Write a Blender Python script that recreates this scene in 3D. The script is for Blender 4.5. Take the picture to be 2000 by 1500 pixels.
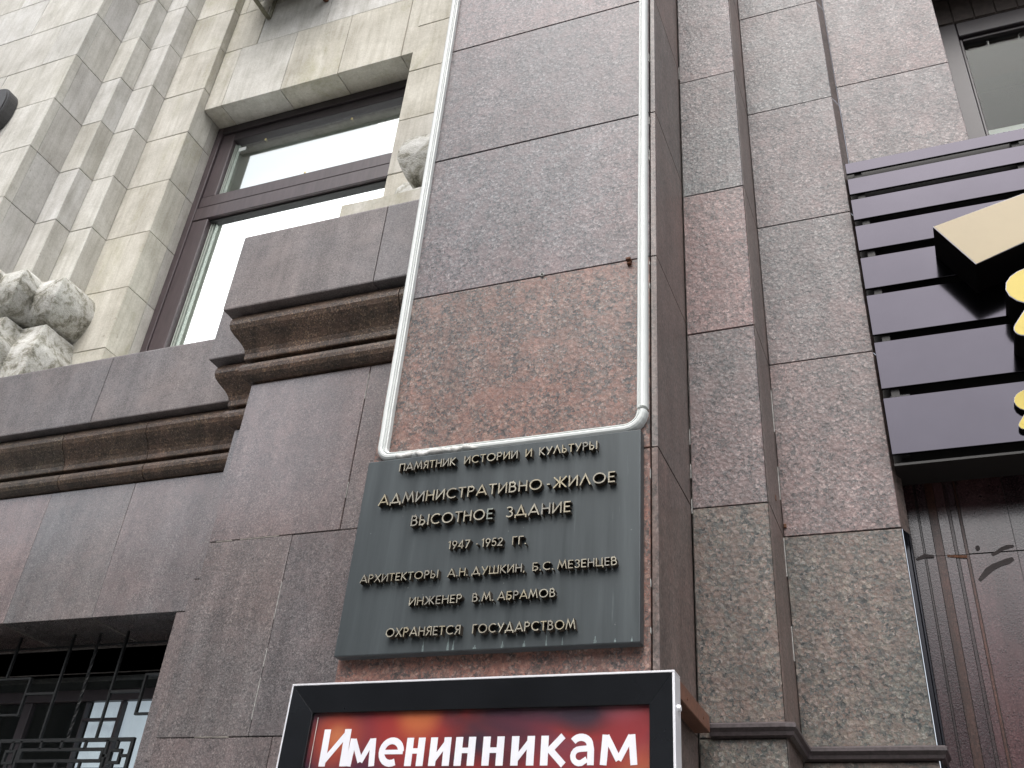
import bpy, bmesh, math, random
from mathutils import Vector, Matrix, noise
random.seed(7)
scene = bpy.context.scene
COL = scene.collection
for o in list(bpy.data.objects):
    bpy.data.objects.remove(o)

# ------------------------------------------------------------------ camera
cam_data = bpy.data.cameras.new('camera')
cam = bpy.data.objects.new('camera', cam_data); COL.objects.link(cam)
cam_data.sensor_width = 36.0
cam_data.lens = 1959.0 / 2000.0 * 36.0
cam_data.shift_y = -147.5 / 2000.0
cam_data.clip_start = 0.05; cam_data.clip_end = 2000
yaw, pitch, roll = math.radians(-25.007), math.radians(36.06), math.radians(5.545)
fwd = Vector((math.sin(yaw)*math.cos(pitch), math.cos(yaw)*math.cos(pitch), math.sin(pitch)))
r0 = Vector((math.cos(yaw), -math.sin(yaw), 0)); u0 = r0.cross(fwd)
rt = r0*math.cos(roll) + u0*math.sin(roll); up = -r0*math.sin(roll) + u0*math.cos(roll)
cam.matrix_world = Matrix(((rt.x, up.x, -fwd.x, 0), (rt.y, up.y, -fwd.y, 0), (rt.z, up.z, -fwd.z, 1.6), (0, 0, 0, 1)))
scene.camera = cam

# ------------------------------------------------------------------ world, sun, exposure
world = bpy.data.worlds.new('World'); scene.world = world; world.use_nodes = True
wn = world.node_tree.nodes; wl = world.node_tree.links
bg = wn['Background']; bg.inputs['Strength'].default_value = 0.15
sky = wn.new('ShaderNodeTexSky'); sky.sky_type = 'NISHITA'; sky.sun_disc = False
SUN_EL, SUN_AZ = math.radians(55), math.radians(172)
sky.sun_elevation = SUN_EL; sky.sun_rotation = SUN_AZ
sky.dust_density = 4.0; sky.air_density = 1.0; sky.ozone_density = 1.0
hs = wn.new('ShaderNodeHueSaturation'); hs.inputs['Saturation'].default_value = 0.34
wl.new(sky.outputs[0], hs.inputs['Color']); wl.new(hs.outputs[0], bg.inputs['Color'])
sd = bpy.data.lights.new('sun', 'SUN'); sd.energy = 1.3; sd.angle = math.radians(60); sd.color = (1, .98, .955)
sun = bpy.data.objects.new('sun', sd); COL.objects.link(sun)
sdir = Vector((math.sin(SUN_AZ)*math.cos(SUN_EL), math.cos(SUN_AZ)*math.cos(SUN_EL), math.sin(SUN_EL)))
sun.rotation_euler = sdir.to_track_quat('Z', 'Y').to_euler()
scene.view_settings.view_transform = 'Standard'; scene.view_settings.look = 'None'
scene.view_settings.exposure = 0.95; scene.view_settings.gamma = 1
scene.view_settings.use_curve_mapping = False
scene.render.engine = 'CYCLES'

# ------------------------------------------------------------------ materials
def new_mat(name):
    m = bpy.data.materials.new(name); m.use_nodes = True
    nt = m.node_tree; b = nt.nodes['Principled BSDF']
    return m, nt, b
class NT:
    def __init__(s, nt): s.nt = nt
    def n(s, typ, **kw):
        x = s.nt.nodes.new(typ)
        for k, v in kw.items():
            if k in x.inputs.keys(): x.inputs[k].default_value = v
            else: setattr(x, k, v)
        return x
    def l(s, a, b): s.nt.links.new(a, b)
    def pos(s, rnd=True, scale=(1, 1, 1)):
        g = s.n('ShaderNodeNewGeometry')
        v = g.outputs['Position']
        if rnd:
            oi = s.n('ShaderNodeObjectInfo')
            m = s.n('ShaderNodeMath', operation='MULTIPLY'); m.inputs[1].default_value = 37.0
            s.l(oi.outputs['Random'], m.inputs[0])
            a = s.n('ShaderNodeVectorMath', operation='ADD'); s.l(v, a.inputs[0]); s.l(m.outputs[0], a.inputs[1]); v = a.outputs[0]
        mp = s.n('ShaderNodeMapping'); mp.inputs['Scale'].default_value = scale
        s.l(v, mp.inputs['Vector']); return mp.outputs[0]
    def noise(s, vec, scale, detail=3, rough=.55, dist=0):
        x = s.n('ShaderNodeTexNoise'); x.inputs['Scale'].default_value = scale
        x.inputs['Detail'].default_value = detail; x.inputs['Roughness'].default_value = rough
        x.inputs['Distortion'].default_value = dist; s.l(vec, x.inputs['Vector']); return x
    def ramp(s, fac, stops, interp='LINEAR'):
        r = s.n('ShaderNodeValToRGB'); cr = r.color_ramp; cr.interpolation = interp
        while len(cr.elements) < len(stops): cr.elements.new(0.5)
        for e, (p, c) in zip(cr.elements, stops):
            e.position = p; e.color = (*c, 1) if len(c) == 3 else (c[0], c[0], c[0], 1)
        s.l(fac, r.inputs[0]); return r.outputs[0]
    def mix(s, fac, a, b, mode='MIX'):
        x = s.n('ShaderNodeMix', data_type='RGBA', blend_type=mode)
        for i, v in ((0, fac), (6, a), (7, b)):
            if hasattr(v, 'links'): s.l(v, x.inputs[i])
            elif isinstance(v, (int, float)): x.inputs[i].default_value = v
            else: x.inputs[i].default_value = (*v, 1)
        return x.outputs[2]
    def math(s, op, a, b=0.0):
        x = s.n('ShaderNodeMath', operation=op)
        for i, v in ((0, a), (1, b)):
            if hasattr(v, 'links'): s.l(v, x.inputs[i])
            else: x.inputs[i].default_value = v
        return x.outputs[0]
    def bump(s, h, strength, dist, b):
        x = s.n('ShaderNodeBump'); x.inputs['Strength'].default_value = strength; x.inputs['Distance'].default_value = dist
        s.l(h, x.inputs['Height']); s.l(x.outputs[0], b.inputs['Normal'])

def granite(name, grain, dark, pink, green, light, rough=.4, bumpd=.002, tint=(1, 1, 1), tintb=(1, 1, 1), stain=.35, rvar=.12, spec=.5, fleck=.25):
    m, nt, b = new_mat(name); N = NT(nt)
    p = N.pos()
    wob = N.noise(p, grain*1.4, 2, .6)
    sub = N.n('ShaderNodeVectorMath', operation='SUBTRACT'); N.l(wob.outputs['Color'], sub.inputs[0]); sub.inputs[1].default_value = (.5, .5, .5)
    sc = N.n('ShaderNodeVectorMath', operation='SCALE'); N.l(sub.outputs[0], sc.inputs[0]); sc.inputs['Scale'].default_value = 1.1/grain
    ad = N.n('ShaderNodeVectorMath', operation='ADD'); N.l(p, ad.inputs[0]); N.l(sc.outputs[0], ad.inputs[1])
    v = N.n('ShaderNodeTexVoronoi', feature='F1'); v.inputs['Scale'].default_value = grain; v.inputs['Randomness'].default_value = 1
    N.l(ad.outputs[0], v.inputs['Vector'])
    sp = N.n('ShaderNodeSeparateColor'); N.l(v.outputs['Color'], sp.inputs[0])
    v2 = N.n('ShaderNodeTexVoronoi', feature='F1'); v2.inputs['Scale'].default_value = grain*2.3; N.l(ad.outputs[0], v2.inputs['Vector'])
    sp2 = N.n('ShaderNodeSeparateColor'); N.l(v2.outputs['Color'], sp2.inputs[0])
    f = N.math('ADD', N.math('MULTIPLY', sp.outputs[0], .5), N.math('MULTIPLY', sp2.outputs[0], .5))
    c = N.ramp(f, [(.12, dark), (.34, green), (.50, pink), (.64, green), (.86, light)])
    # crystals are paler in the middle, dark between
    c = N.mix(1, c, N.ramp(N.math('MULTIPLY', v.outputs['Distance'], 1.0), [(.15, (1.14,)), (.75, (.74,))]), 'MULTIPLY')
    fl = N.ramp(sp2.outputs[2], [(.93, (0,)), (.95, (1,))])
    c = N.mix(N.math('MULTIPLY', fl, fleck), c, (.46, .42, .40))
    cl = N.noise(p, 17, 2, .5); clf = N.ramp(cl.outputs['Fac'], [(.5, (0,)), (.64, (1,))])
    c = N.mix(N.math('MULTIPLY', clf, .45), c, pink)
    big = N.noise(p, 1.3, 3, .6)
    bigf = N.ramp(big.outputs['Fac'], [(.38, (0,)), (.62, (1,))])
    mid = N.noise(p, 7, 4, .65)
    midc = N.ramp(mid.outputs['Fac'], [(.3, (.86,)), (.7, (1.14,))])
    c = N.mix(1, c, N.mix(bigf, tint, tintb), 'MULTIPLY')
    c = N.mix(1, c, midc, 'MULTIPLY')
    oi = N.n('ShaderNodeObjectInfo')
    orr = N.ramp(oi.outputs['Random'], [(0, (.88, .88, .89)), (.33, (1.02, 1.05, 1.06)), (.66, (1.08, .97, .95)), (1, (.94, .99, .98))])
    c = N.mix(1, c, orr, 'MULTIPLY')
    pv = N.pos(False, (9, 9, .8)); st = N.noise(pv, 1, 5, .65)
    c = N.mix(1, c, N.ramp(st.outputs['Fac'], [(.3, (1-stain,)), (.62, (1.08,))]), 'MULTIPLY')
    fine = N.noise(p, 190, 2, .6)
    c = N.mix(1, c, N.ramp(fine.outputs['Fac'], [(.3, (.78,)), (.7, (1.22,))]), 'MULTIPLY')
    N.l(c, b.inputs['Base Color'])
    rn = N.noise(N.pos(True, (3, 3, 1.2)), 2.2, 4, .6)
    rr = N.math('ADD', rough - rvar, N.math('MULTIPLY', rn.outputs['Fac'], 2*rvar))
    N.l(N.math('ADD', rr, N.math('MULTIPLY', sp2.outputs[1], .10)), b.inputs['Roughness'])
    b.inputs['Specular IOR Level'].default_value = spec
    h = N.math('ADD', N.math('MULTIPLY', v.outputs['Distance'], .7), N.math('MULTIPLY', fine.outputs['Fac'], .3))
    N.bump(h, .5, bumpd, b)
    return m

M = {}
M['granite_rough'] = granite('granite_rough', 72, (.042, .043, .047), (.170, .132, .129), (.100, .102, .104), (.25, .23, .225), .44, .003, (1.03, .95, .95), (.92, .98, 1.0), .22, .1)
M['granite_rough_red'] = granite('granite_rough_red', 68, (.045, .043, .044), (.182, .132, .124), (.103, .098, .098), (.25, .205, .195), .44, .003, (1.05, .93, .93), (.96, .97, .98), .2, .1)
M['granite_rough_olive'] = granite('granite_rough_olive', 60, (.024, .028, .030), (.155, .112, .096), (.076, .084, .079), (.185, .165, .14), .40, .003, (1.04, .95, .90), (.90, .99, .96), .2, .1)
M['granite_mauve'] = granite('granite_mauve', 72, (.044, .043, .047), (.165, .120, .118), (.097, .096, .100), (.225, .198, .195), .36, .0018, (1.03, .95, .96), (.93, .98, 1.02), .16, .08)
M['granite_red'] = granite('granite_red', 66, (.042, .040, .041), (.215, .112, .088), (.092, .084, .080), (.25, .175, .145), .40, .002, (1.06, .92, .87), (.93, .97, .98), .16, .1)
M['granite_side'] = granite('granite_side', 70, (.07, .06, .056), (.17, .125, .112), (.115, .10, .092), (.2, .16, .145), .36, .001, (.98, .92, .9), (.86, .87, .87), .25, .1, .5, .1)
M['granite_polished'] = granite('granite_polished', 125, (.096, .089, .088), (.180, .153, .148), (.135, .127, .125), (.24, .222, .21), .20, .0010, (1.02, .91, .90), (.9, .89, .92), .25, .07, .85, .3)
for k_ in ('granite_polished',):
    b_ = M[k_].node_tree.nodes['Principled BSDF']; b_.inputs['Coat Weight'].default_value = .85; b_.inputs['Coat Roughness'].default_value = .13
M['granite_band'] = granite('granite_band', 130, (.125, .114, .112), (.185, .163, .157), (.148, .138, .135), (.215, .198, .188), .5, .0012, (1, .93, .92), (.93, .93, .97), .22, .08, .5, .12)
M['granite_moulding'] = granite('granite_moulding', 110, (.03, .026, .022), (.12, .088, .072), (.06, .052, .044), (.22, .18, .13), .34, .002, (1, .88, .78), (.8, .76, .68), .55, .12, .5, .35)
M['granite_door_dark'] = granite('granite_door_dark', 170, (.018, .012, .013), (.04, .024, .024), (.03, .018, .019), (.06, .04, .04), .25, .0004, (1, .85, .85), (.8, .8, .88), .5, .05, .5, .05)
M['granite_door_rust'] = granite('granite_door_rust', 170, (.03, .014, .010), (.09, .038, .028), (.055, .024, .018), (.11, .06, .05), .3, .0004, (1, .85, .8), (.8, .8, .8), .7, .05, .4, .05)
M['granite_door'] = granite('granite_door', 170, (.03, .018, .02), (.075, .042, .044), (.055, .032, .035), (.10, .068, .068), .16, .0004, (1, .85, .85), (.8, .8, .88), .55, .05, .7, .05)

def limestone(name, base, light, moss=.3, rough=.85):
    m, nt, b = new_mat(name); N = NT(nt)
    p = N.pos()
    ps = N.pos(True, (5, 5, .9)); st = N.noise(ps, 1.6, 5, .62, .6)
    c = N.mix(N.ramp(st.outputs['Fac'], [(.3, (0,)), (.7, (1,))]), base, light)
    s2 = N.noise(N.pos(True, (26, 26, 1.6)), 1, 4, .7, .3)
    c = N.mix(1, c, N.ramp(s2.outputs['Fac'], [(.32, (.87, .865, .85)), (.5, (1, 1, 1)), (.72, (1.06, 1.06, 1.065))]), 'MULTIPLY')
    cl = N.noise(p, 3.2, 5, .6, .3)
    c = N.mix(1, c, N.ramp(cl.outputs['Fac'], [(.3, (.80, .79, .77)), (.65, (1.08, 1.08, 1.08))]), 'MULTIPLY')
    # moss and lichen
    pm = N.pos(True, (2, 2, 1)); mo = N.noise(pm, 1.4, 6, .7, .4)
    mf = N.math('MULTIPLY', N.ramp(mo.outputs['Fac'], [(.52, (0,)), (.7, (1,))]), moss)
    c = N.mix(mf, c, (.30, .285, .17))
    gr = N.noise(p, 70, 4, .75)
    c = N.mix(1, c, N.ramp(gr.outputs['Fac'], [(.3, (.84, .835, .82)), (.55, (1, 1, 1)), (.75, (1.09, 1.09, 1.09))]), 'MULTIPLY')
    # dark dirt specks
    dk = N.noise(p, 26, 5, .75); df = N.ramp(dk.outputs['Fac'], [(.60, (0,)), (.72, (1,))])
    dm = N.noise(p, 2.1, 3, .5); dmf = N.ramp(dm.outputs['Fac'], [(.48, (0,)), (.66, (1,))])
    c = N.mix(N.math('MULTIPLY', N.math('MULTIPLY', df, dmf), .65), c, (.13, .12, .10))
    oi = N.n('ShaderNodeObjectInfo')
    c = N.mix(1, c, N.ramp(oi.outputs['Random'], [(0, (.94, .94, .93)), (.3, (1.02, 1.02, 1.03)), (.6, (.98, .97, .94)), (1, (1.04, 1.035, 1.01))]), 'MULTIPLY')
    N.l(c, b.inputs['Base Color']); b.inputs['Roughness'].default_value = rough
    b.inputs['Specular IOR Level'].default_value = .25
    fn = N.noise(p, 90, 4, .7)
    N.bump(N.math('ADD', N.math('MULTIPLY', fn.outputs['Fac'], .5), N.math('MULTIPLY', cl.outputs['Fac'], 1.5)), .55, .004, b)
    return m
M['limestone'] = limestone('limestone', (.46, .45, .42), (.585, .58, .56), .14)
M['limestone_mossy'] = limestone('limestone_mossy', (.44, .42, .37), (.56, .545, .50), .45)
M['limestone_grey'] = limestone('limestone_grey', (.45, .44, .42), (.53, .52, .50), .10)

def carved(name):
    m, nt, b = new_mat(name); N = NT(nt); p = N.pos()
    a = N.noise(p, 9, 7, .75, .5)
    c = N.ramp(a.outputs['Fac'], [(.36, (.12, .115, .09)), (.45, (.30, .29, .245)), (.52, (.47, .465, .43)), (.68, (.60, .595, .57))])
    w = N.noise(N.pos(True, (1, 1, 3)), 60, 4, .7)
    c = N.mix(1, c, N.ramp(w.outputs['Fac'], [(.35, (.8,)), (.65, (1.15,))]), 'MULTIPLY')
    # dark mossy patches come from noise alone, whichever way the surface faces
    N.l(c, b.inputs['Base Color']); b.inputs['Roughness'].default_value = .92
    N.bump(w.outputs['Fac'], .8, .008, b); return m
M['carved'] = carved('carved_stone')

def plain(name, col, rough=.5, metal=0, nscale=None, var=.2, bump=0, coat=0, spec=.5, streak=False):
    m, nt, b = new_mat(name); N = NT(nt)
    b.inputs['Roughness'].default_value = rough; b.inputs['Metallic'].default_value = metal
    b.inputs['Specular IOR Level'].default_value = spec
    if coat: b.inputs['Coat Weight'].default_value = coat; b.inputs['Coat Roughness'].default_value = .06
    if nscale:
        p = N.pos(True, (1, 1, .15) if streak else (1, 1, 1)); x = N.noise(p, nscale, 4, .65)
        c = N.mix(1, col, N.ramp(x.outputs['Fac'], [(.3, (1-var,)), (.7, (1+var,))]), 'MULTIPLY')
        N.l(c, b.inputs['Base Color'])
        if bump: N.bump(x.outputs['Fac'], .5, bump, b)
    else: b.inputs['Base Color'].default_value = (*col, 1)
    return m
M['mortar'] = plain('dark_mortar', (.17, .16, .15), .95, 0, 30, .4)
M['mortar_pale'] = plain('pale_mortar', (.19, .175, .155), .95, 0, 30, .4)
M['white_line'] = plain('white_mortar', (.34, .335, .32), .9, 0, 70, .4)
M['frame_brown'] = plain('window_profile_brown', (.058, .043, .047), .42, 0, 25, .2, 0, 0, .5, True)
M['frame_dark'] = plain('window_profile_dark', (.026, .020, .023), .45, 0, 25, .15)
M['gasket'] = plain('rubber_gasket', (.012, .012, .012), .7)
M['bead'] = plain('glazing_bead', (.34, .37, .33), .5)
M['iron'] = plain('wrought_iron', (.012, .013, .0135), .6, 0, 60, .4, .001, 0, .25)
M['steel_olive'] = plain('painted_steel', (.17, .165, .12), .55, .2, 40, .35)
M['rust'] = plain('rusty_iron', (.11, .045, .022), .8, .1, 90, .5, .001)
M['tube'] = plain('white_plastic', (.58, .605, .59), .42, 0, 14, .05)
M['sealant'] = plain('old_sealant', (.55, .545, .52), .8, 0, 40, .25, .004)
M['aluminium'] = plain('brushed_aluminium', (.80, .80, .83), .35, .4, 30, .06)
M['zinc'] = plain('zinc_plate', (.16, .16, .165), .5, .4, 30, .2)
M['black_gloss'] = plain('black_gloss', (.010, .011, .013), .13, 0, 3, .3, 0, 0, .45)
M['slat'] = plain('composite_slat', (.036, .034, .041), .12, 1.0, 2, .06)
M['slat_back'] = plain('dark_backing', (.012, .011, .010), .6)
M['beige_face'] = plain('beige_acrylic', (.33, .262, .15), .45, 0, 5, .04)
M['yellow_face'] = plain('yellow_acrylic', (.50, .38, .03), .4, 0, 8, .05)
M['letter_side'] = plain('letter_side_black', (.006, .005, .005), .35, 0, 8, .2, 0, 0, .25)
M['letter_rim'] = plain('letter_rim', (.20, .20, .23), .35, .5)
M['black_metal'] = plain('black_metal', (.018, .018, .024), .2, .3, 5, .2)
M['batten'] = plain('brown_batten', (.15, .065, .040), .45, 0, 50, .3, .0005)
M['rail'] = plain('rail_moulding', (.060, .048, .050), .38, 0, 70, .35, .0008)
M['blind_up'] = plain('upper_blind', (.85, .87, .88), .6)
M['plaster'] = plain('room_plaster', (.38, .43, .38), .8, 0, 2, .1)
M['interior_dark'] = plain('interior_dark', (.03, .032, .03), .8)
M['asphalt'] = plain('asphalt', (.05, .05, .052), .9, 0, 60, .3, .003)
M['paving'] = plain('paving_stone', (.13, .127, .122), .8, 0, 12, .25, .002)
M['facade_far'] = plain('facade_plaster', (.24, .225, .20), .8, 0, 1.2, .15)
M['far_glass'] = plain('far_window_glass', (.05, .06, .065), .1)
M['white_unit'] = plain('white_enamel', (.62, .62, .58), .5, 0, 8, .1)
M['disc'] = plain('dark_speckled_metal', (.045, .045, .046), .55, .2, 160, .6, .001)
M['brick_dark'] = plain('dark_soffit_brick', (.05, .038, .032), .7, 0, 30, .3, .001)
M['sticker'] = plain('white_sticker', (.62, .64, .62), .6)
M['pin'] = plain('brass_pin', (.6, .5, .25), .4, .5)

def emis(name, col, strength, base=(.8, .8, .8)):
    m, nt, b = new_mat(name); b.inputs['Base Color'].default_value = (*base, 1); b.inputs['Roughness'].default_value = .7
    b.inputs['Emission Color'].default_value = (*col, 1); b.inputs['Emission Strength'].default_value = strength; return m
M['glow_panel'] = emis('window_glow_panel', (1, .97, .99), 1.5)  # glow added to white panels; daylight through the glass leaves them too dim
M['glow_panel_upper'] = emis('window_glow_panel_upper', (.98, .98, 1), .52)

M['glow_sheet'] = emis('pale_glow_sheet', (.72, .80, .92), .34, (.6, .65, .7))  # added emission imitates the bright panes in the lower window
def glass(name, tint=(.86, .9, .88), refl=.0, ior=1.5, mul=1.0):
    m = bpy.data.materials.new(name); m.use_nodes = True; nt = m.node_tree; nt.nodes.clear(); N = NT(nt)
    out = N.n('ShaderNodeOutputMaterial'); t = N.n('ShaderNodeBsdfTransparent'); t.inputs[0].default_value = (*tint, 1)
    g = N.n('ShaderNodeBsdfGlossy'); g.inputs['Roughness'].default_value = .02; g.inputs[0].default_value = (.95, .97, .97, 1)
    ge = N.n('ShaderNodeNewGeometry'); dt = N.n('ShaderNodeVectorMath', operation='DOT_PRODUCT')
    N.l(ge.outputs['Incoming'], dt.inputs[0]); N.l(ge.outputs['Normal'], dt.inputs[1])
    sch = N.math('ADD', .04, N.math('MULTIPLY', .96, N.math('POWER', N.math('SUBTRACT', 1.0, N.math('ABSOLUTE', dt.outputs['Value'])), 5.0)))
    f = N.math('ADD', N.math('MULTIPLY', sch, mul), refl)
    mx = N.n('ShaderNodeMixShader'); N.l(f, mx.inputs[0]); N.l(t.outputs[0], mx.inputs[1]); N.l(g.outputs[0], mx.inputs[2]); N.l(mx.outputs[0], out.inputs[0])
    return m
M['glass'] = glass('window_glass', (.87, .90, .89), .09)
M['glass_dark'] = glass('tinted_window_glass', (.78, .80, .79), .0, 1.5, .27)
M['cover'] = glass('poster_cover', (.98, .98, .98), .0, 1.5, .6)

def bronze():
    m, nt, b = new_mat('bronze_letter'); N = NT(nt)
    oi = N.n('ShaderNodeObjectInfo')
    c = N.ramp(oi.outputs['Random'], [(0, (.31, .275, .195)), (.25, (.34, .32, .26)), (.5, (.29, .265, .205)), (.75, (.25, .24, .21)), (.96, (.33, .29, .2)), (1, (.18, .22, .21))])
    x = N.noise(N.pos(), 60, 3, .6); c = N.mix(1, c, N.ramp(x.outputs['Fac'], [(.3, (.75,)), (.7, (1.2,))]), 'MULTIPLY')
    N.l(c, b.inputs['Base Color']); b.inputs['Metallic'].default_value = .35; b.inputs['Roughness'].default_value = .5; return m
M['bronze'] = bronze()
def bronze_side():
    return plain('bronze_letter_side', (.05, .04, .03), .6, .4)
M['bronze_side'] = bronze_side()
def plaque_mat():
    m, nt, b = new_mat('plaque_patina'); N = NT(nt)
    a = N.noise(N.pos(False, (22, 22, 1.2)), 1, 5, .65)
    c = N.ramp(a.outputs['Fac'], [(.3, (.037, .045, .048)), (.55, (.050, .060, .064)), (.75, (.064, .077, .081))])
    s = N.noise(N.pos(False, (60, 60, 3.2)), 1, 3, .6); low = N.noise(N.pos(False), 5, 3, .6)
    f = N.math('MULTIPLY', N.ramp(s.outputs['Fac'], [(.66, (0,)), (.76, (1,))]), N.ramp(low.outputs['Fac'], [(.5, (0,)), (.65, (1,))]))
    c = N.mix(N.math('MULTIPLY', f, .45), c, (.17, .21, .21))
    d = N.noise(N.pos(False), 55, 2, .5); c = N.mix(N.ramp(d.outputs['Fac'], [(.76, (0,)), (.79, (.4,))]), c, (.25, .27, .26))
    N.l(c, b.inputs['Base Color']); b.inputs['Metallic'].default_value = .25
    N.l(N.math('ADD', .34, N.math('MULTIPLY', a.outputs['Fac'], .2)), b.inputs['Roughness']); return m
M['plaque'] = plaque_mat()
M['verdigris'] = plain('verdigris_run', (.12, .155, .155), .7, 0, 120, .6)

def poster_mat():
    m, nt, b = new_mat('poster_print'); N = NT(nt)
    g = N.n('ShaderNodeNewGeometry'); P = g.outputs['Position']
    a = N.noise(N.pos(False, (1.4, 1, 2.2)), 2.4, 2, .5, .5)
    c = N.ramp(a.outputs['Fac'], [(.32, (.035, .008, .03)), (.46, (.20, .008, .012)), (.58, (.42, .02, .015)), (.72, (.30, .05, .07))])
    def glow(c, x, z, r, col, k=1.0):
        d = N.n('ShaderNodeVectorMath', operation='DISTANCE'); N.l(P, d.inputs[0]); d.inputs[1].default_value = (x, 2.73, z)
        f = N.ramp(N.math('DIVIDE', d.outputs['Value'], r), [(0, (k,)), (.35, (k*.75,)), (1, (0,))], 'EASE')
        return N.mix(f, c, col)
    c = glow(c, -1.62, 2.33, .30, (.10, .012, .06), .8)
    c = glow(c, -1.50, 2.34, .20, (.62, .05, .015), .9)
    c = glow(c, -1.73, 2.30, .13, (.75, .13, .03), .9)
    c = glow(c, -1.73, 2.30, .06, (.95, .42, .12), .9)
    c = glow(c, -1.46, 2.36, .10, (.9, .30, .06), .95)
    c = glow(c, -1.12, 2.33, .15, (.07, .008, .04), .85)
    c = glow(c, -.80, 2.30, .14, (.42, .02, .03), .8)
    c = glow(c, -.76, 2.14, .16, (.85, .28, .08), .8)
    c = glow(c, -.84, 2.40, .10, (.55, .16, .18), .6)
    N.l(N.mix(1, c, (.56, .46, .58), 'MULTIPLY'), b.inputs['Base Color']); b.inputs['Roughness'].default_value = .5
    b.inputs['Emission Color'].default_value = (0, 0, 0, 1); return m
M['poster'] = poster_mat()
M['poster_text'] = plain('poster_white_print', (.80, .81, .86), .5, 0, 9, .06)

# ------------------------------------------------------------------ mesh helpers
def obj(name, me, parent=None, label=None, kind=None):
    o = bpy.data.objects.new(name, me); COL.objects.link(o)
    if parent is not None: o.parent = parent
    if label: o['label'] = label
    if kind: o['kind'] = kind
    return o
def thing(name, label, cat, group=None, mesh=None, loc=None):
    o = bpy.data.objects.new(name, mesh); COL.objects.link(o)
    if loc and mesh is None: o.location = (0, 0, 0)
    o['label'] = label; o['category'] = cat
    if group: o['group'] = group
    return o
def tomesh(bm, name, mat, smooth=False):
    me = bpy.data.meshes.new(name); bm.normal_update(); bm.to_mesh(me); bm.free()
    if not isinstance(mat, (list, tuple)): mat = [mat]
    for x in mat: me.materials.append(M[x])
    if smooth:
        for p in me.polygons: p.use_smooth = True
    return me
def box_bm(x0, x1, y0, y1, z0, z1, bev=0.0, bm=None, seg=1):
    tmp = bmesh.new(); bmesh.ops.create_cube(tmp, size=1)
    for v in tmp.verts:
        v.co = Vector(((x0+x1)/2 + v.co.x*(x1-x0), (y0+y1)/2 + v.co.y*(y1-y0), (z0+z1)/2 + v.co.z*(z1-z0)))
    if bev > 0:
        bmesh.ops.bevel(tmp, geom=list(tmp.edges), offset=bev, segments=seg, affect='EDGES', profile=.5)
    if bm is None: return tmp
    me = bpy.data.meshes.new('t'); tmp.to_mesh(me); tmp.free(); bm.from_mesh(me); bpy.data.meshes.remove(me); return bm
def box(name, parent, mat, x0, x1, y0, y1, z0, z1, bev=.002, label=None, kind=None, rough=0):
    """a box; rough moves its corners a little so slabs never line up perfectly"""
    bm = box_bm(x0, x1, y0, y1, z0, z1, bev)
    if rough:
        j = [Vector([random.uniform(-rough, rough) for _ in range(3)]) for _ in range(4)]
        for v in bm.verts:
            k = (0 if v.co.x < (x0+x1)/2 else 1) + (0 if v.co.z < (z0+z1)/2 else 2)
            v.co.y += j[k].y; v.co.x += j[k].x*.4; v.co.z += j[k].z*.4
    return obj(name, tomesh(bm, name, mat), parent, label, kind)
def slab(parent, mat, x0, x1, y0, y1, z0, z1, name='granite_slab', gap=.004, bev=.003, rough=.0012, label=None):
    return box(name, parent, mat, x0+gap/2, x1-gap/2, y0, y1, z0+gap/2, z1-gap/2, bev, label, None, rough)
def prism(pts, y0, y1, bm=None, mat_side=None):
    """polygon pts in XZ extruded from y0 (front) to y1 (back)"""
    b = bm or bmesh.new()
    f = [b.verts.new((x, y0, z)) for x, z in pts]; k = [b.verts.new((x, y1, z)) for x, z in pts]
    F = b.faces.new(f); b.faces.new(k[::-1])
    n = len(pts)
    for i in range(n):
        q = b.faces.new((f[i], k[i], k[(i+1) % n], f[(i+1) % n]))
        if mat_side is not None: q.material_index = mat_side
    bmesh.ops.recalc_face_normals(b, faces=b.faces)
    return b
def sweep_plan(nodes, profile, bm=None, cap=True):
    """nodes: [(x, y, ox, oy)], profile: closed [(s, z)]; swept along the plan"""
    b = bm or bmesh.new(); rings = []
    for (x, y, ox, oy) in nodes:
        rings.append([b.verts.new((x+ox*s, y+oy*s, z)) for s, z in profile])
    n = len(profile)
    for r, t in zip(rings, rings[1:]):
        for i in range(n): b.faces.new((r[i], r[(i+1) % n], t[(i+1) % n], t[i]))
    if cap: b.faces.new(rings[0]); b.faces.new(rings[-1][::-1])
    bmesh.ops.recalc_face_normals(b, faces=b.faces)
    return b
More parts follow.
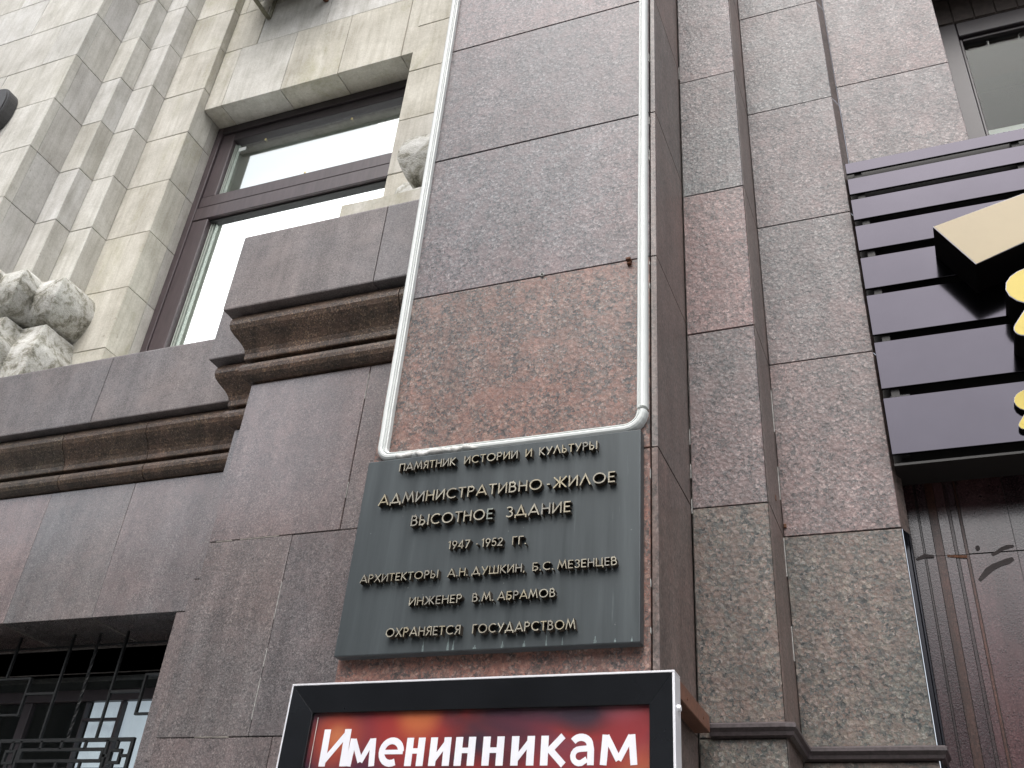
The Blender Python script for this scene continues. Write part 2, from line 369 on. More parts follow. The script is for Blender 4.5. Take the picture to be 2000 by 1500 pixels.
def stroke(b, pts, w, y0, y1, closed=False):
    """ribbon of width w along pts (x,z), extruded y0..y1, mitred"""
    n = len(pts); P = [Vector(p) for p in pts]; L = []; R = []
    for i in range(n):
        a = P[(i-1) % n] if (closed or i > 0) else None
        c = P[(i+1) % n] if (closed or i < n-1) else None
        d1 = (P[i]-a).normalized() if a is not None else None
        d2 = (c-P[i]).normalized() if c is not None else None
        if d1 is None: d1 = d2
        if d2 is None: d2 = d1
        n1 = Vector((-d1.y, d1.x)); n2 = Vector((-d2.y, d2.x)); m = n1+n2
        if m.length < 1e-5: m = n1
        m.normalize(); k = min(w/2/max(m.dot(n1), .25), w*1.6)
        L.append(P[i]+m*k); R.append(P[i]-m*k)
    cnt = n if closed else n-1
    V = [[b.verts.new((p.x, y, p.y)) for p in S] for S in (L, R) for y in (y0, y1)]
    Lf, Lb, Rf, Rb = V
    fs = []
    for i in range(cnt):
        j = (i+1) % n
        fs.append(b.faces.new((Lf[i], Lf[j], Rf[j], Rf[i])))
        for q in ((Lf[i], Lb[i], Lb[j], Lf[j]), (Rf[i], Rf[j], Rb[j], Rb[i])):
            s = b.faces.new(q); s.material_index = 1
        b.faces.new((Lb[i], Rb[i], Rb[j], Lb[j])).material_index = 1
    if not closed:
        b.faces.new((Lf[0], Rf[0], Rb[0], Lb[0])).material_index = 1
        b.faces.new((Lf[-1], Lb[-1], Rb[-1], Rf[-1])).material_index = 1

# ------------------------------------------------------------------ GROUND and street behind the viewer
def structure(name, me): o = obj(name, me); o['kind'] = 'structure'; return o
structure('pavement', tomesh(box_bm(-60, 60, -4.0, 4.6, -.30, 0), 'pavement', 'paving'))
structure('road', tomesh(box_bm(-300, 300, -22, -4.002, -.42, -.13), 'road', 'asphalt'))
structure('far_pavement', tomesh(box_bm(-60, 60, -30, -22.002, -.40, 0), 'far_pavement', 'paving'))
structure('ground', tomesh(box_bm(-900, 900, -900, 900, -1.2, -.43), 'ground', 'asphalt'))

# ------------------------------------------------------------------ GRANITE PILLAR with the plaque (front plane y = 2.80)
ZP = [0.0, .86, 1.62, 2.405, 3.185, 3.983, 4.755, 5.515, 6.28, 7.05, 7.82, 8.6]
pillar = thing('granite_pillar', 'tall speckled red granite pillar behind the dark plaque, outlined by a white tube', 'pillar')
for i in range(len(ZP)-1):
    slab(pillar, 'granite_red' if i < 5 else 'granite_mauve', -1.80, -.7662, 2.80, 2.86, ZP[i], ZP[i+1], 'front_slab', .004, .002)
    slab(pillar, 'granite_side', -.764, -.74, 2.802, 3.249, ZP[i], ZP[i+1], 'side_slab', .0035, .0012)
    slab(pillar, 'granite_side', -1.80, -1.775, 2.862, 3.20, ZP[i], ZP[i+1], 'side_slab', .0035, .0012)
box('pillar_core', pillar, 'mortar', -1.776, -.762, 2.83, 3.9, 0, 8.6, 0)
# crumbs of white mortar left in the corner joint
bm = bmesh.new()
z = 2.5
while z < 5.6:
    h = random.uniform(.02, .10)
    if random.random() < .22: box_bm(-.7688, -.7662, 2.7992, 2.81, z, z+h*.6, .0008, bm)
    z += h + random.uniform(.02, .14)
obj('mortar_crumbs', tomesh(bm, 'mortar_crumbs', 'white_line'), pillar, 'white crumbs of mortar in the corner joint', 'stuff')
bm = bmesh.new()
box_bm(-.852, -.834, 2.775, 2.80, 3.968, 3.978, .001, bm); box_bm(-.85, -.836, 2.785, 2.80, 3.955, 3.966, .001, bm)
obj('rusty_clip', tomesh(bm, 'rusty_clip', 'rust'), pillar)
bm = bmesh.new()
bmesh.ops.create_circle(bm, segments=10, radius=.006)
bm.free(); bm = bmesh.new()
stroke(bm, [(-1.19+.0065*math.cos(a*math.pi/5), 3.985+.0065*math.sin(a*math.pi/5)) for a in range(10)], .0028, 2.792, 2.80, True)
obj('small_ring', tomesh(bm, 'small_ring', ['white_line', 'white_line']), pillar)

# ------------------------------------------------------------------ stepped piers right of the pillar
ZR = [0.0, .86, 1.63, 2.40, 3.172, 3.925, 4.668, 5.415, 6.16, 6.92, 7.7, 8.5]
pier1 = thing('granite_pier', 'narrow grey pink granite pier recessed just right of the tall pillar', 'pier')
for i in range(len(ZR)-1):
    slab(pier1, ('granite_rough_olive' if i < 4 else 'granite_rough_red' if i in (5, 4) else 'granite_rough'), -.738, -.472, 3.25, 3.548, ZR[i], ZR[i+1], 'granite_slab', .003, .0022, .0014)
    slab(pier1, 'granite_side', -.4718, -.469, 3.251, 3.548, ZR[i], ZR[i+1], 'return_slab', .003, .0006, 0)
box('pier_core', pier1, 'mortar', -.74, -.478, 3.26, 3.9, 0, 8.5, 0)
bm = bmesh.new(); z = 2.45
while z < 5.5:
    h = random.uniform(.03, .2)
    if 3.15 < z < 3.5 or random.random() < .12: box_bm(-.7398, -.7368, 3.245, 3.2495, z, z+h, .0008, bm)
    z += h + .08
obj('mortar_crumbs', tomesh(bm, 'mortar_crumbs', 'white_line'), pier1, None, 'stuff')
pier2 = thing('granite_pier', 'wider grey granite pier beside the dark slatted sign, one step further back', 'pier')
for i in range(len(ZR)-1):
    slab(pier2, ('granite_rough_olive' if i < 4 else 'granite_rough_red' if i == 4 else 'granite_rough'), -.469, -.060, 3.55, 3.60, ZR[i], ZR[i+1], 'granite_slab', .003, .0022, .0014)
box('pier_core', pier2, 'mortar', -.47, -.066, 3.565, 3.9, 0, 8.5, 0)
for z in (3.02, 3.32, 3.61, 2.72):
    box('mortar_line', pier2, 'white_line', -.4715, -.4675, 3.5445, 3.5495, z, z+random.uniform(.1, .2), 0)
box('old_bolt', pier2, 'rust', -.466, -.455, 3.543, 3.5495, 3.205, 3.222, .002)
box('old_bolt', pier1, 'rust', -.4755, -.4685, 3.42, 3.435, 3.26, 3.283, .002)
# splayed fillet of stone then the wall plane above the sign
wall3 = thing('granite_wall', 'grey granite wall above the slatted sign, left of the dark window', 'wall')
bm = bmesh.new()
for i in range(len(ZR)-1):
    if ZR[i+1] < 3.4: continue
    z0, z1 = ZR[i]+.002, ZR[i+1]-.002
    v = [bm.verts.new(c) for c in ((-.064, 3.556, z0), (-.036, 3.622, z0), (-.036, 3.622, z1), (-.064, 3.556, z1))]
    bm.faces.new(v)
obj('fillet', tomesh(bm, 'fillet', 'granite_side'), wall3)
for z0, z1 in ((3.41, 4.0), (4.0, 4.755), (4.755, 5.545), (5.545, 6.34), (6.34, 7.1), (7.1, 7.9)):
    slab(wall3, 'granite_rough', -.036, .484, 3.62, 3.66 if z0 < 3.5 else 3.95, z0, z1, 'granite_slab', .003, .0022, .0014)
for z0, z1 in ((6.50, 7.1), (7.1, 7.9)):
    slab(wall3, 'granite_rough', .484, 2.2, 3.62, 3.90, z0, z1, 'granite_slab', .003, .0022, .0014)
box('wall_core', wall3, 'mortar', -.03, .47, 3.90, 4.0, 3.9, 7.9, 0)
# dark brick soffit over the right window
for k in range(9):
    for j in range(4):
        box('soffit_brick', wall3, 'brick_dark', .487+k*.16, .487+k*.16+.152, 3.64+j*.078, 3.64+j*.078+.072, 6.395, 6.5, .002)
box('dark_lintel_board', wall3, 'brick_dark', .484, 2.2, 3.955, 4.4, 6.195, 6.5, 0)
for k in range(9):
    box('lintel_tile', wall3, 'brick_dark', .50+k*.105, .50+k*.105+.099, 3.947, 3.957, 6.20, 6.39, .002)
box('wall_core', wall3, 'mortar', -.03, 2.2, 3.96, 4.1, 6.50, 7.9, 0)
# the dark window upper right
rw = obj('window', None, wall3, 'dark brown framed window with dark glass at the upper right')
def frame_piece(par, mat, x0, x1, y0, y1, z0, z1, bev=.004, name='window_frame', label=None): return box(name, par, mat, x0, x1, y0, y1, z0, z1, bev, label)
frame_piece(rw, 'frame_dark', .486, .606, 3.95, 4.03, 4.0, 6.190)
frame_piece(rw, 'frame_dark', .608, 2.0, 3.951, 4.03, 6.082, 6.189)
frame_piece(rw, 'frame_dark', .608, .622, 3.972, 4.02, 4.0, 6.08, .003)
frame_piece(rw, 'frame_dark', .624, 2.0, 3.972, 4.02, 6.06, 6.08, .003)
box('pane', rw, 'glass_dark', .615, 2.0, 3.99, 3.996, 4.0, 6.07, 0)
box('window_sill', rw, 'white_unit', .60, 2.0, 4.09, 4.30, 5.40, 5.50, .004, 'white inner sill seen through the glass')
box('room_back', rw, 'interior_dark', .3, 2.2, 4.9, 4.95, 3.5, 7.5, 0)
box('room_ceiling', rw, 'interior_dark', .3, 2.2, 4.04, 4.9, 6.6, 6.65, 0)

# ------------------------------------------------------------------ doorway moulding below the sign
door = thing('door_surround', 'polished dark red granite doorway mouldings under the slatted sign', 'doorway')
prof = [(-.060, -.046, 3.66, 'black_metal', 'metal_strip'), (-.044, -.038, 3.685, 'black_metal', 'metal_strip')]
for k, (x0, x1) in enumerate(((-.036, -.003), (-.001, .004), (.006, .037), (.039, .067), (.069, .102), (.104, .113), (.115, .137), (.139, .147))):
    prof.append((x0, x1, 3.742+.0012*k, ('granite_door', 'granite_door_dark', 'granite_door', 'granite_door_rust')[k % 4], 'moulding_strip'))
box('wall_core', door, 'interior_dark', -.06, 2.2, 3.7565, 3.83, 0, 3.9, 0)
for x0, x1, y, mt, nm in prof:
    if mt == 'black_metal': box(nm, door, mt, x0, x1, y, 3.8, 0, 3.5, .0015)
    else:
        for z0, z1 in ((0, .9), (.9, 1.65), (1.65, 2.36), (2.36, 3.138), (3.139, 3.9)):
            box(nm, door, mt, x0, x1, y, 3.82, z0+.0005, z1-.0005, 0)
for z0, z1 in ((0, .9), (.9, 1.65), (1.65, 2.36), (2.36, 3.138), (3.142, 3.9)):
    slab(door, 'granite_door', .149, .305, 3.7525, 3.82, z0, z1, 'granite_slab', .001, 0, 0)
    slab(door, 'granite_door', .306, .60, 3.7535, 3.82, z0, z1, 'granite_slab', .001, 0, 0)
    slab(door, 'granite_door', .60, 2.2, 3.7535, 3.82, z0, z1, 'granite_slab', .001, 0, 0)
# dark smears of old glue and rust at the joint
def blob(pts, y, name, parent, mat, label=None, th=.0015):
    c = Vector((sum(p[0] for p in pts)/len(pts), sum(p[1] for p in pts)/len(pts)))
    b = prism([(p[0], p[1]) for p in pts], y-th, y)
    return obj(name, tomesh(b, name, mat), parent, label)
def arc_blob(cx, cz, pts, w):
    """thick irregular smear outline along pts"""
    P = [Vector(p) for p in pts]; up_, dn = [], []
    for i, p in enumerate(P):
        d = (P[min(i+1, len(P)-1)] - P[max(i-1, 0)]).normalized(); n = Vector((-d.y, d.x))
        k = w*(.55+.45*math.sin(math.pi*(i+.4)/len(P)))*random.uniform(.75, 1.2)
        up_.append(p+n*k); dn.append(p-n*k*random.uniform(.7, 1.1))
    return [(q.x, q.y) for q in up_ + dn[::-1]]
M['smear'] = plain('old_glue_smear', (.022, .015, .015), .75, 0, 200, .5)
blob(arc_blob(0, 0, [(.165, 3.040), (.180, 3.056), (.198, 3.074), (.220, 3.088), (.245, 3.096), (.268, 3.104), (.288, 3.112)], .011), 3.752, 'glue_smear', door, 'smear')
blob(arc_blob(0, 0, [(.222, 3.130), (.240, 3.138), (.258, 3.150), (.276, 3.156), (.298, 3.158)], .008), 3.752, 'glue_smear', door, 'smear')
blob([(.180+.008*math.cos(a*.785), 3.160+.011*math.sin(a*.785)*random.uniform(.8, 1.2)) for a in range(8)], 3.752, 'glue_smear', door, 'smear')
blob(arc_blob(0, 0, [(-.03, 3.128), (.0, 3.140), (.03, 3.136)], .008), 3.7415, 'glue_smear', door, 'smear')
blob(arc_blob(0, 0, [(.075, 3.136), (.10, 3.132), (.14, 3.128)], .006), 3.746, 'rust_stain', door, 'rust')

# rail moulding that wraps the piers, wooden batten on the pillar side
rail = thing('rail_moulding', 'thin dark horizontal rail moulding wrapping both piers low at the right', 'moulding')
rp = [(0, 2.440), (.026, 2.440), (.034, 2.434), (.034, 2.424), (.022, 2.414), (.018, 2.404), (0, 2.400)]
nodes = [(-.70, 3.249, 0, -1), (-.469, 3.249, 0, -1), (-.462, 3.249, .7, -.8), (-.462, 3.54, .7, -.7), (-.440, 3.549, 0, -1), (-.060, 3.549, 0, -1), (-.052, 3.549, .6, -.9), (-.052, 3.64, .8, 0)]
obj('moulding_run', tomesh(sweep_plan(nodes, rp), 'moulding_run', 'rail'), rail)
batten = thing('wooden_batten', 'short reddish brown batten on the pillar side behind the poster case', 'batten', mesh=None)
box('batten_bar', batten, 'batten', -.7385, -.690, 2.806, 3.19, 2.402, 2.452, .002)
for y in (2.9, 3.1): box('batten_screw', batten, 'rust', -.691, -.6885, y, y+.008, 2.42, 2.428, .001)

# ------------------------------------------------------------------ LEFT: granite pilasters and lower wall
ZL = [0.0, .86, 1.63, 2.412, 3.19, 3.972]
pil = thing('granite_pilaster', 'polished brown granite pilaster under the cornice, left of the plaque', 'pilaster')
jx = {0: (-2.3,), 1: (-2.12,), 2: (), 3: (-2.415,), 4: (-2.135,)}
jx = {0: (-2.3,), 1: (-2.12,), 2: (-2.12,), 3: (-2.42,), 4: (-2.135,)}
for i in range(5):
    xs = [-2.78] + list({0: (-2.3,), 1: (-2.12,), 2: (-2.16,), 3: (-2.365,), 4: (-2.145,)}[i]) + [-1.79]
    if i == 2: xs = [-2.78, -2.26, -1.79]
    for a, b_ in zip(xs, xs[1:]): slab(pil, 'granite_polished', a, b_, 3.18, 3.50, ZL[i], ZL[i+1], 'granite_slab', .0032, .0020, .001)
for xm, za, zb_ in ((-2.3655, 2.47, 2.62), (-2.3655, 2.66, 2.73), (-2.3648, 2.84, 2.99), (-2.1455, 3.80, 3.93), (-2.145, 3.33, 3.40)):
    box('mortar_line', pil, 'white_line', xm-.0012, xm+.0014, 3.179, 3.19, za, zb_, .0004, None, None, .0008)
for xa, xb_, zm in ((-2.74, -2.66, 3.1895), (-2.62, -2.43, 3.190), (-2.05, -1.93, 3.1905), (-2.6, -2.45, 2.412), (-2.2, -2.02, 2.4125)):
    box('mortar_line', pil, 'mortar_pale', xa, xb_, 3.1788, 3.19, zm-.0022, zm+.0020, .0005, None, None, .0012)
box('pilaster_core', pil, 'mortar', -2.775, -1.79, 3.20, 3.9, 0, 3.97, 0)
pil2 = thing('granite_pilaster', 'thin sliver of granite pilaster between the big pilaster and the barred window', 'pilaster')
for i in range(5): slab(pil2, 'granite_polished', -3.118, -2.775, 3.533, 3.90, ZL[i], ZL[i+1]-.01*(i == 2), 'granite_slab', .0032, .0020, .001)
lw = thing('granite_wall', 'polished granite wall between the cornice and the barred window at lower left', 'wall')
for a, b_ in ((-8.0, -7.0), (-7.0, -5.9), (-5.9, -5.28), (-5.28, -4.665), (-4.665, -4.052), (-4.052, -3.10)):
    slab(lw, 'granite_polished', a, b_, 3.92, 4.36, 3.20, 3.972, 'granite_slab', .0032, .0018, .001)
for i in range(4):
    slab(lw, 'granite_polished', -3.51, -3.10, 3.92, 4.36, ZL[i], ZL[i+1]+(.008 if i == 3 else 0), 'granite_slab', .0032, .0018, .001)
    slab(lw, 'granite_polished', -8.0, -5.9, 3.92, 4.36, ZL[i], ZL[i+1]+(.008 if i == 3 else 0), 'granite_slab', .0032, .0018, .001)
slab(lw, 'granite_polished', -5.9, -3.51, 3.92, 4.36, 0, 1.0, 'granite_slab', .005)
box('wall_core', lw, 'mortar', -8.0, -3.0, 4.362, 4.5, 3.06, 4.0, 0)
box('wall_core', lw, 'mortar', -3.60, -2.0, 4.362, 4.5, 0, 3.06, 0)
# light mortar lines on the soffit of the opening
for x in (-4.665, -4.052): box('soffit_joint', lw, 'mortar_pale', x-.003, x+.003, 3.94, 4.35, 3.1965, 3.2015, 0)

# lower window (behind the grille)
lwin = obj('window', None, lw, 'dark window behind iron bars with an added pale glowing sheet at its right side')
box('window_frame', lwin, 'frame_dark', -5.9, -3.51, 4.362, 4.42, 3.06, 3.20, .004)
box('window_frame', lwin, 'frame_dark', -5.9, -3.51, 4.37, 4.41, 2.915, 2.975, .004)
for a, b_ in ((-4.80, -4.74), (-4.355, -4.348), (-4.118, -4.098), (-5.4, -5.34)):
    box('window_frame', lwin, 'frame_dark', a, b_, 4.371, 4.41, 1.0, 2.913, .003)
box('glazing_bar', lwin, 'frame_dark', -4.346, -4.12, 4.373, 4.40, 2.812, 2.826, .002)
box('pane', lwin, 'glass_dark', -5.9, -3.51, 4.395, 4.399, 1.0, 3.06, 0)
box('room_back', lwin, 'interior_dark', -6.2, -3.2, 5.2, 5.25, .5, 3.6, 0)
bm = bmesh.new()   # folded glowing sheet, added to imitate bright panes in the glass
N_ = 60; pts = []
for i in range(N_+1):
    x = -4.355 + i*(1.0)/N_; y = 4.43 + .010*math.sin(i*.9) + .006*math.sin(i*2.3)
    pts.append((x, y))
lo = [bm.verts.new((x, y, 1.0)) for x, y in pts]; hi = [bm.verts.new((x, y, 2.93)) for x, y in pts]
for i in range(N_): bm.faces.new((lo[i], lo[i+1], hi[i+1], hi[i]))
me = tomesh(bm, 'glow_sheet', 'glow_sheet', True); obj('glow_sheet', me, lwin)

# cornice (band and moulding stones) following wall, small step, pilaster
cor = thing('stone_cornice', 'stepped brown granite cornice with rounded moulding under the bright window', 'cornice')
band = [(-.03, 4.787), (.146, 4.787), (.153, 4.783), (.156, 4.774), (.156, 4.328), (.154, 4.322), (.148, 4.320), (-.03, 4.320)]
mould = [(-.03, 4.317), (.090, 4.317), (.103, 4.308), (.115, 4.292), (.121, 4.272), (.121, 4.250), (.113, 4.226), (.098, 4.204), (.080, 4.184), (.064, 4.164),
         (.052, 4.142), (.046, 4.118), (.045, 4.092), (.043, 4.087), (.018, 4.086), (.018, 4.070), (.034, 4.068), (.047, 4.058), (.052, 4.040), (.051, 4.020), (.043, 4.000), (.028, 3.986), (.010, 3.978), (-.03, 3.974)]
D1 = (-1, -1)
corner = [(-3.118, 3.92, *D1), (-3.118, 3.533, *D1), (-2.78, 3.533, *D1), (-2.78, 3.18, *D1)]
def run(prof, cuts, cuts2, name, mat):
    """cuts: joints on the left wall; cuts2: joints on the pilaster"""
    g = .0025
    xs = [-8.0] + cuts
    for a, b_ in zip(xs, xs[1:]):
        obj(name, tomesh(sweep_plan([(a+g, 3.92+random.uniform(-.001, .001), 0, -1), (b_-g, 3.92, 0, -1)], prof), name, mat), cor)
    last = cuts[-1]
    nd = [(last+g, 3.92, 0, -1)] + corner + [(cuts2[0]-g, 3.18, 0, -1)]
    obj(name, tomesh(sweep_plan(nd, prof), name, mat), cor)
    xs = cuts2 + [-1.79]
    for a, b_ in zip(xs, xs[1:]):
        obj(name, tomesh(sweep_plan([(a+g, 3.18, 0, -1), (b_-g, 3.18, 0, -1)], prof), name, mat), cor)
run(band, [-6.9, -5.7, -4.395], [-2.115], 'band_stone', 'granite_band')
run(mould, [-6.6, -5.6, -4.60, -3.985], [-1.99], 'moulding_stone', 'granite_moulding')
box('cornice_core', cor, 'mortar', -8.0, -1.79, 3.95, 4.2, 3.97, 4.78, 0)
box('cornice_core', cor, 'mortar', -2.75, -1.79, 3.21, 3.95, 3.97, 4.78, 0)
box('cornice_core', cor, 'mortar', -3.09, -2.75, 3.56, 3.95, 3.97, 4.78, 0)

# ------------------------------------------------------------------ LIMESTONE WALL
# limestone coordinates read off the image, then scaled about the camera to set depth (one course = 0.545 m)
U = 1.1
def scaled_xy(v): return v*U
def scaled_z(v): return v*U - .16
def scaled_box(name, parent, mat, x0, x1, y0, y1, z0, z1, *a, **k): return box(name, parent, mat, scaled_xy(x0), scaled_xy(x1), scaled_xy(y0), scaled_xy(y1), scaled_z(z0), scaled_z(z1), *a, **k)
lime = thing('limestone_wall', 'weathered pale limestone wall of stepped blocks around the bright window', 'wall')
ZC = [4.515, 4.99, 5.485, 5.980, 6.475, 6.970, 7.460, 7.955, 8.450, 8.945, 9.44, 9.94]
def ls(mat, x0, x1, y0, y1, z0, z1): return slab(lime, mat, scaled_xy(x0), scaled_xy(x1), scaled_xy(y0), scaled_xy(y1), scaled_z(z0), scaled_z(z1), 'stone_block', .0045, .003, .0018)
P0J = {3: (-7.2, -6.3), 4: (-6.65, -5.81), 5: (-7.0, -6.135), 6: (-6.75, -5.785), 7: (-7.1, -6.135), 8: (-7.4, -6.48), 9: (-7.0, -6.1), 10: (-7.3, -6.4)}
for i in range(len(ZC)-1):
    z0, z1 = ZC[i], ZC[i+1]
    xs = [-8.4] + list(P0J.get(i, (-7.2, -6.3))) + [-5.43]
    for a, b_ in zip(xs, xs[1:]): ls('limestone', a, b_, 3.30, 3.372, z0, z1)
    for sgn in (0, 1):   # left fluted pilaster and its mirror image right of the window
        def X(a, b_): return (a, b_) if sgn == 0 else (-7.45-b_, -7.45-a)
        ls('limestone_grey', *X(-5.50, -5.4305), 3.372, 3.598, z0, z1)
        ls('limestone', *X(-5.50, -5.246), 3.600, 3.743, z0, z1)
        ls('limestone', *X(-5.30, -5.051), 3.745, 3.898, z0, z1)
        ls('limestone_mossy', *X(-5.10, -4.665), 3.900, 4.10, z0, z1)
        if i > 0: ls('limestone_grey', *X(-4.74, -4.6665), 4.102, 4.30, z0, z1)
    ls('limestone', -2.02, -1.0, 3.30, 3.372, z0, z1)
# lintel and wall above the window
for i, js in {6: (-4.50, -3.962, -3.460, -2.93), 7: (-4.355, -3.708, -3.02), 8: (-4.6, -4.0, -3.45, -2.95), 9: (-4.30, -3.70, -3.1), 10: (-4.5, -3.9, -3.3)}.items():
    z0, z1 = (7.272 if i == 6 else ZC[i]), ZC[i+1]
    xs = [-4.664] + list(js) + [-2.786]
    for a, b_ in zip(xs, xs[1:]): ls('limestone_mossy' if random.random() < .5 else 'limestone', a, b_, 3.97, 4.32, z0, z1)
scaled_box('wall_core', lime, 'mortar', -8.4, -5.05, 3.95, 4.5, 4.52, 9.9, 0)
scaled_box('wall_core', lime, 'mortar', -8.4, -5.44, 3.36, 3.95, 4.52, 9.9, 0)
scaled_box('wall_core', lime, 'mortar', -5.44, -5.26, 3.62, 3.95, 4.52, 9.9, 0)
scaled_box('wall_core', lime, 'mortar', -5.26, -5.06, 3.76, 3.95, 4.52, 9.9, 0)
scaled_box('wall_core', lime, 'mortar', -2.40, -1.0, 3.90, 4.5, 4.52, 9.9, 0)
scaled_box('wall_core', lime, 'mortar', -2.0, -1.0, 3.38, 3.90, 4.52, 9.9, 0)
scaled_box('wall_core', lime, 'mortar', -5.1, -2.4, 4.30, 4.5, 7.30, 9.9, 0)
scaled_box('wall_core', lime, 'mortar', -5.05, -4.70, 4.05, 4.5, 4.52, 9.9, 0)
scaled_box('wall_core', lime, 'mortar', -2.75, -2.40, 4.05, 4.5, 4.52, 9.9, 0)
# window sill stone under the window
scaled_box('window_sill', lime, 'limestone_grey', -4.66, -2.79, 3.80, 4.35, 4.51, 4.765, .004)
# bright window
def scaled_frame(par, mat, x0, x1, y0, y1, z0, z1, bev=.004, name='window_frame', label=None): return scaled_box(name, par, mat, x0, x1, y0, y1, z0, z1, bev, label)
win = obj('window', None, lime, 'brown framed window with white panels behind the glass, their glow added')
F = 4.18
scaled_frame(win, 'frame_brown', -4.664, -4.610, F-.004, F+.08, 4.91, 7.270, .003)
scaled_frame(win, 'frame_dark', -4.609, -2.786, F-.003, F+.08, 7.196, 7.270, .003)
scaled_frame(win, 'frame_brown', -4.609, -4.492, F+.016, F+.09, 6.532, 7.194, .005)
scaled_frame(win, 'frame_dark', -4.492, -2.786, F+.014, F+.09, 7.108, 7.194, .005)
scaled_frame(win, 'frame_brown', -4.609, -4.470, F+.006, F+.09, 4.91, 6.285, .005)
scaled_frame(win, 'frame_brown', -4.609, -2.786, F+.012, F+.09, 6.425, 6.530, .004, 'transom')
scaled_frame(win, 'frame_brown', -4.609, -2.786, F+.002, F+.09, 6.290, 6.412, .004, 'transom')
scaled_frame(win, 'gasket', -4.609, -2.786, F+.03, F+.09, 6.411, 6.426, 0, 'gasket')
scaled_frame(win, 'gasket', -4.470, -2.786, F+.03, F+.09, 6.272, 6.292, 0, 'gasket')
scaled_frame(win, 'frame_brown', -2.90, -2.786, F+.006, F+.09, 4.91, 7.19, .005)
for k in range(3):
    scaled_frame(win, 'bead', -4.468+k*.016, -4.460+k*.016, F+.05+k*.006, F+.09, 4.91, 6.27, .002, 'glazing_bead')
    scaled_frame(win, 'bead', -4.490+k*.012, -4.485+k*.012, F+.05+k*.006, F+.09, 6.532, 7.10, .002, 'glazing_bead')
scaled_box('pane', win, 'glass', -4.47, -2.79, F+.062, F+.068, 4.91, 6.28, 0)
scaled_box('pane', win, 'glass', -4.49, -2.79, F+.062, F+.068, 6.53, 7.11, 0)
scaled_box('glow_panel', win, 'glow_panel', -4.632, -2.70, 4.50, 4.51, 4.80, 6.598, 0, 'bright white panel with added glow in the lower light')
scaled_box('glow_panel', win, 'glow_panel_upper', -4.578, -2.70, 4.502, 4.51, 6.72, 7.258, 0, 'pale panel with added glow in the upper light')
scaled_box('room_wall', win, 'plaster', -5.3, -2.2, 4.53, 4.56, 4.4, 7.9, 0)
scaled_box('room_wall', win, 'plaster', -4.95, -4.70, 4.31, 4.525, 4.4, 7.9, 0)
scaled_box('room_ceiling', win, 'plaster', -4.95, -2.2, 4.31, 4.525, 7.75, 7.8, 0)
scaled_box('sticker', win, 'sticker', -4.448, -4.385, F+.057, F+.0605, 7.018, 7.052, 0)
scaled_box('sticker', win, 'sticker', -4.43, -4.33, 4.40, 4.404, 6.46, 6.50, .001)
for x, z in ((-4.21, 7.075), (-3.44, 7.055), (-3.74, 6.585)): scaled_box('pin', win, 'pin', x-.008, x+.008, F+.05, F+.0605, z-.009, z+.009, .004)

# carved base roll following the steps of the fluted pilaster
def rough_mesh(bm, amp, cuts=2, freq=9):
    bmesh.ops.triangulate(bm, faces=bm.faces)
    bmesh.ops.subdivide_edges(bm, edges=bm.edges, cuts=cuts, use_grid_fill=True)
    for v in bm.verts:
        n = noise.noise_vector(v.co*freq)*amp + noise.noise_vector(v.co*freq*3.1)*amp*.4
        v.co += Vector((n.x, n.y, n.z*.6))
roll_prof = [(-.02, 5.445), (.06, 5.44), (.105, 5.425), (.140, 5.39), (.162, 5.34), (.174, 5.28), (.174, 5.225), (.155, 5.17), (.13, 5.115), (.095, 5.082), (.06, 5.07), (-.02, 5.07)]
foot_prof = [(-.02, 5.062), (.085, 5.06), (.105, 5.045), (.115, 5.01), (.125, 4.97), (.14, 4.925), (.158, 4.885), (.172, 4.85), (.178, 4.82), (.178, 4.51), (-.02, 4.51)]
def dense(nodes, step=.045):
    out = []
    for a, b_ in zip(nodes, nodes[1:]):
        n = max(1, int(round((Vector(b_[:2])-Vector(a[:2])).length/step)))
        for k in range(n):
            t = k/n; out.append(tuple(a[i]+(b_[i]-a[i])*t for i in range(4)))
    out.append(nodes[-1]); return out
E_ = (1, -1)
pl = [(-8.0, 3.30, 0, -1), (-5.60, 3.30, 0, -1), (-5.43, 3.30, *E_), (-5.43, 3.60, *E_), (-5.245, 3.60, *E_), (-5.245, 3.745, *E_), (-5.05, 3.745, *E_), (-5.05, 3.90, 1, .0)]
pr = [(-7.45-x, y, -ox, oy) for x, y, ox, oy in pl[1:]][::-1] + [(-1.2, 3.30, 0, -1)]
pr = [(-7.45-x, y, -ox, oy) for x, y, ox, oy in pl[1:]]
pr = pr[::-1]
pr[-1] = (-1.2, 3.30, 0, -1)
def densify_profile(p):
    out = []
    for i in range(len(p)):
        a, b_ = p[i], p[(i+1) % len(p)]; out.append(a)
        if max(abs(a[0]-b_[0]), abs(a[1]-b_[1])) > .03: out.append(((a[0]+b_[0])/2, (a[1]+b_[1])/2))
    return out
roll_prof = [(scaled_xy(a), scaled_z(b_)) for a, b_ in roll_prof]; foot_prof = [(scaled_xy(a), scaled_z(b_)) for a, b_ in foot_prof]
pl = [(scaled_xy(a), scaled_xy(b_), c, d) for a, b_, c, d in pl]; pr = [(scaled_xy(a), scaled_xy(b_), c, d) for a, b_, c, d in pr]
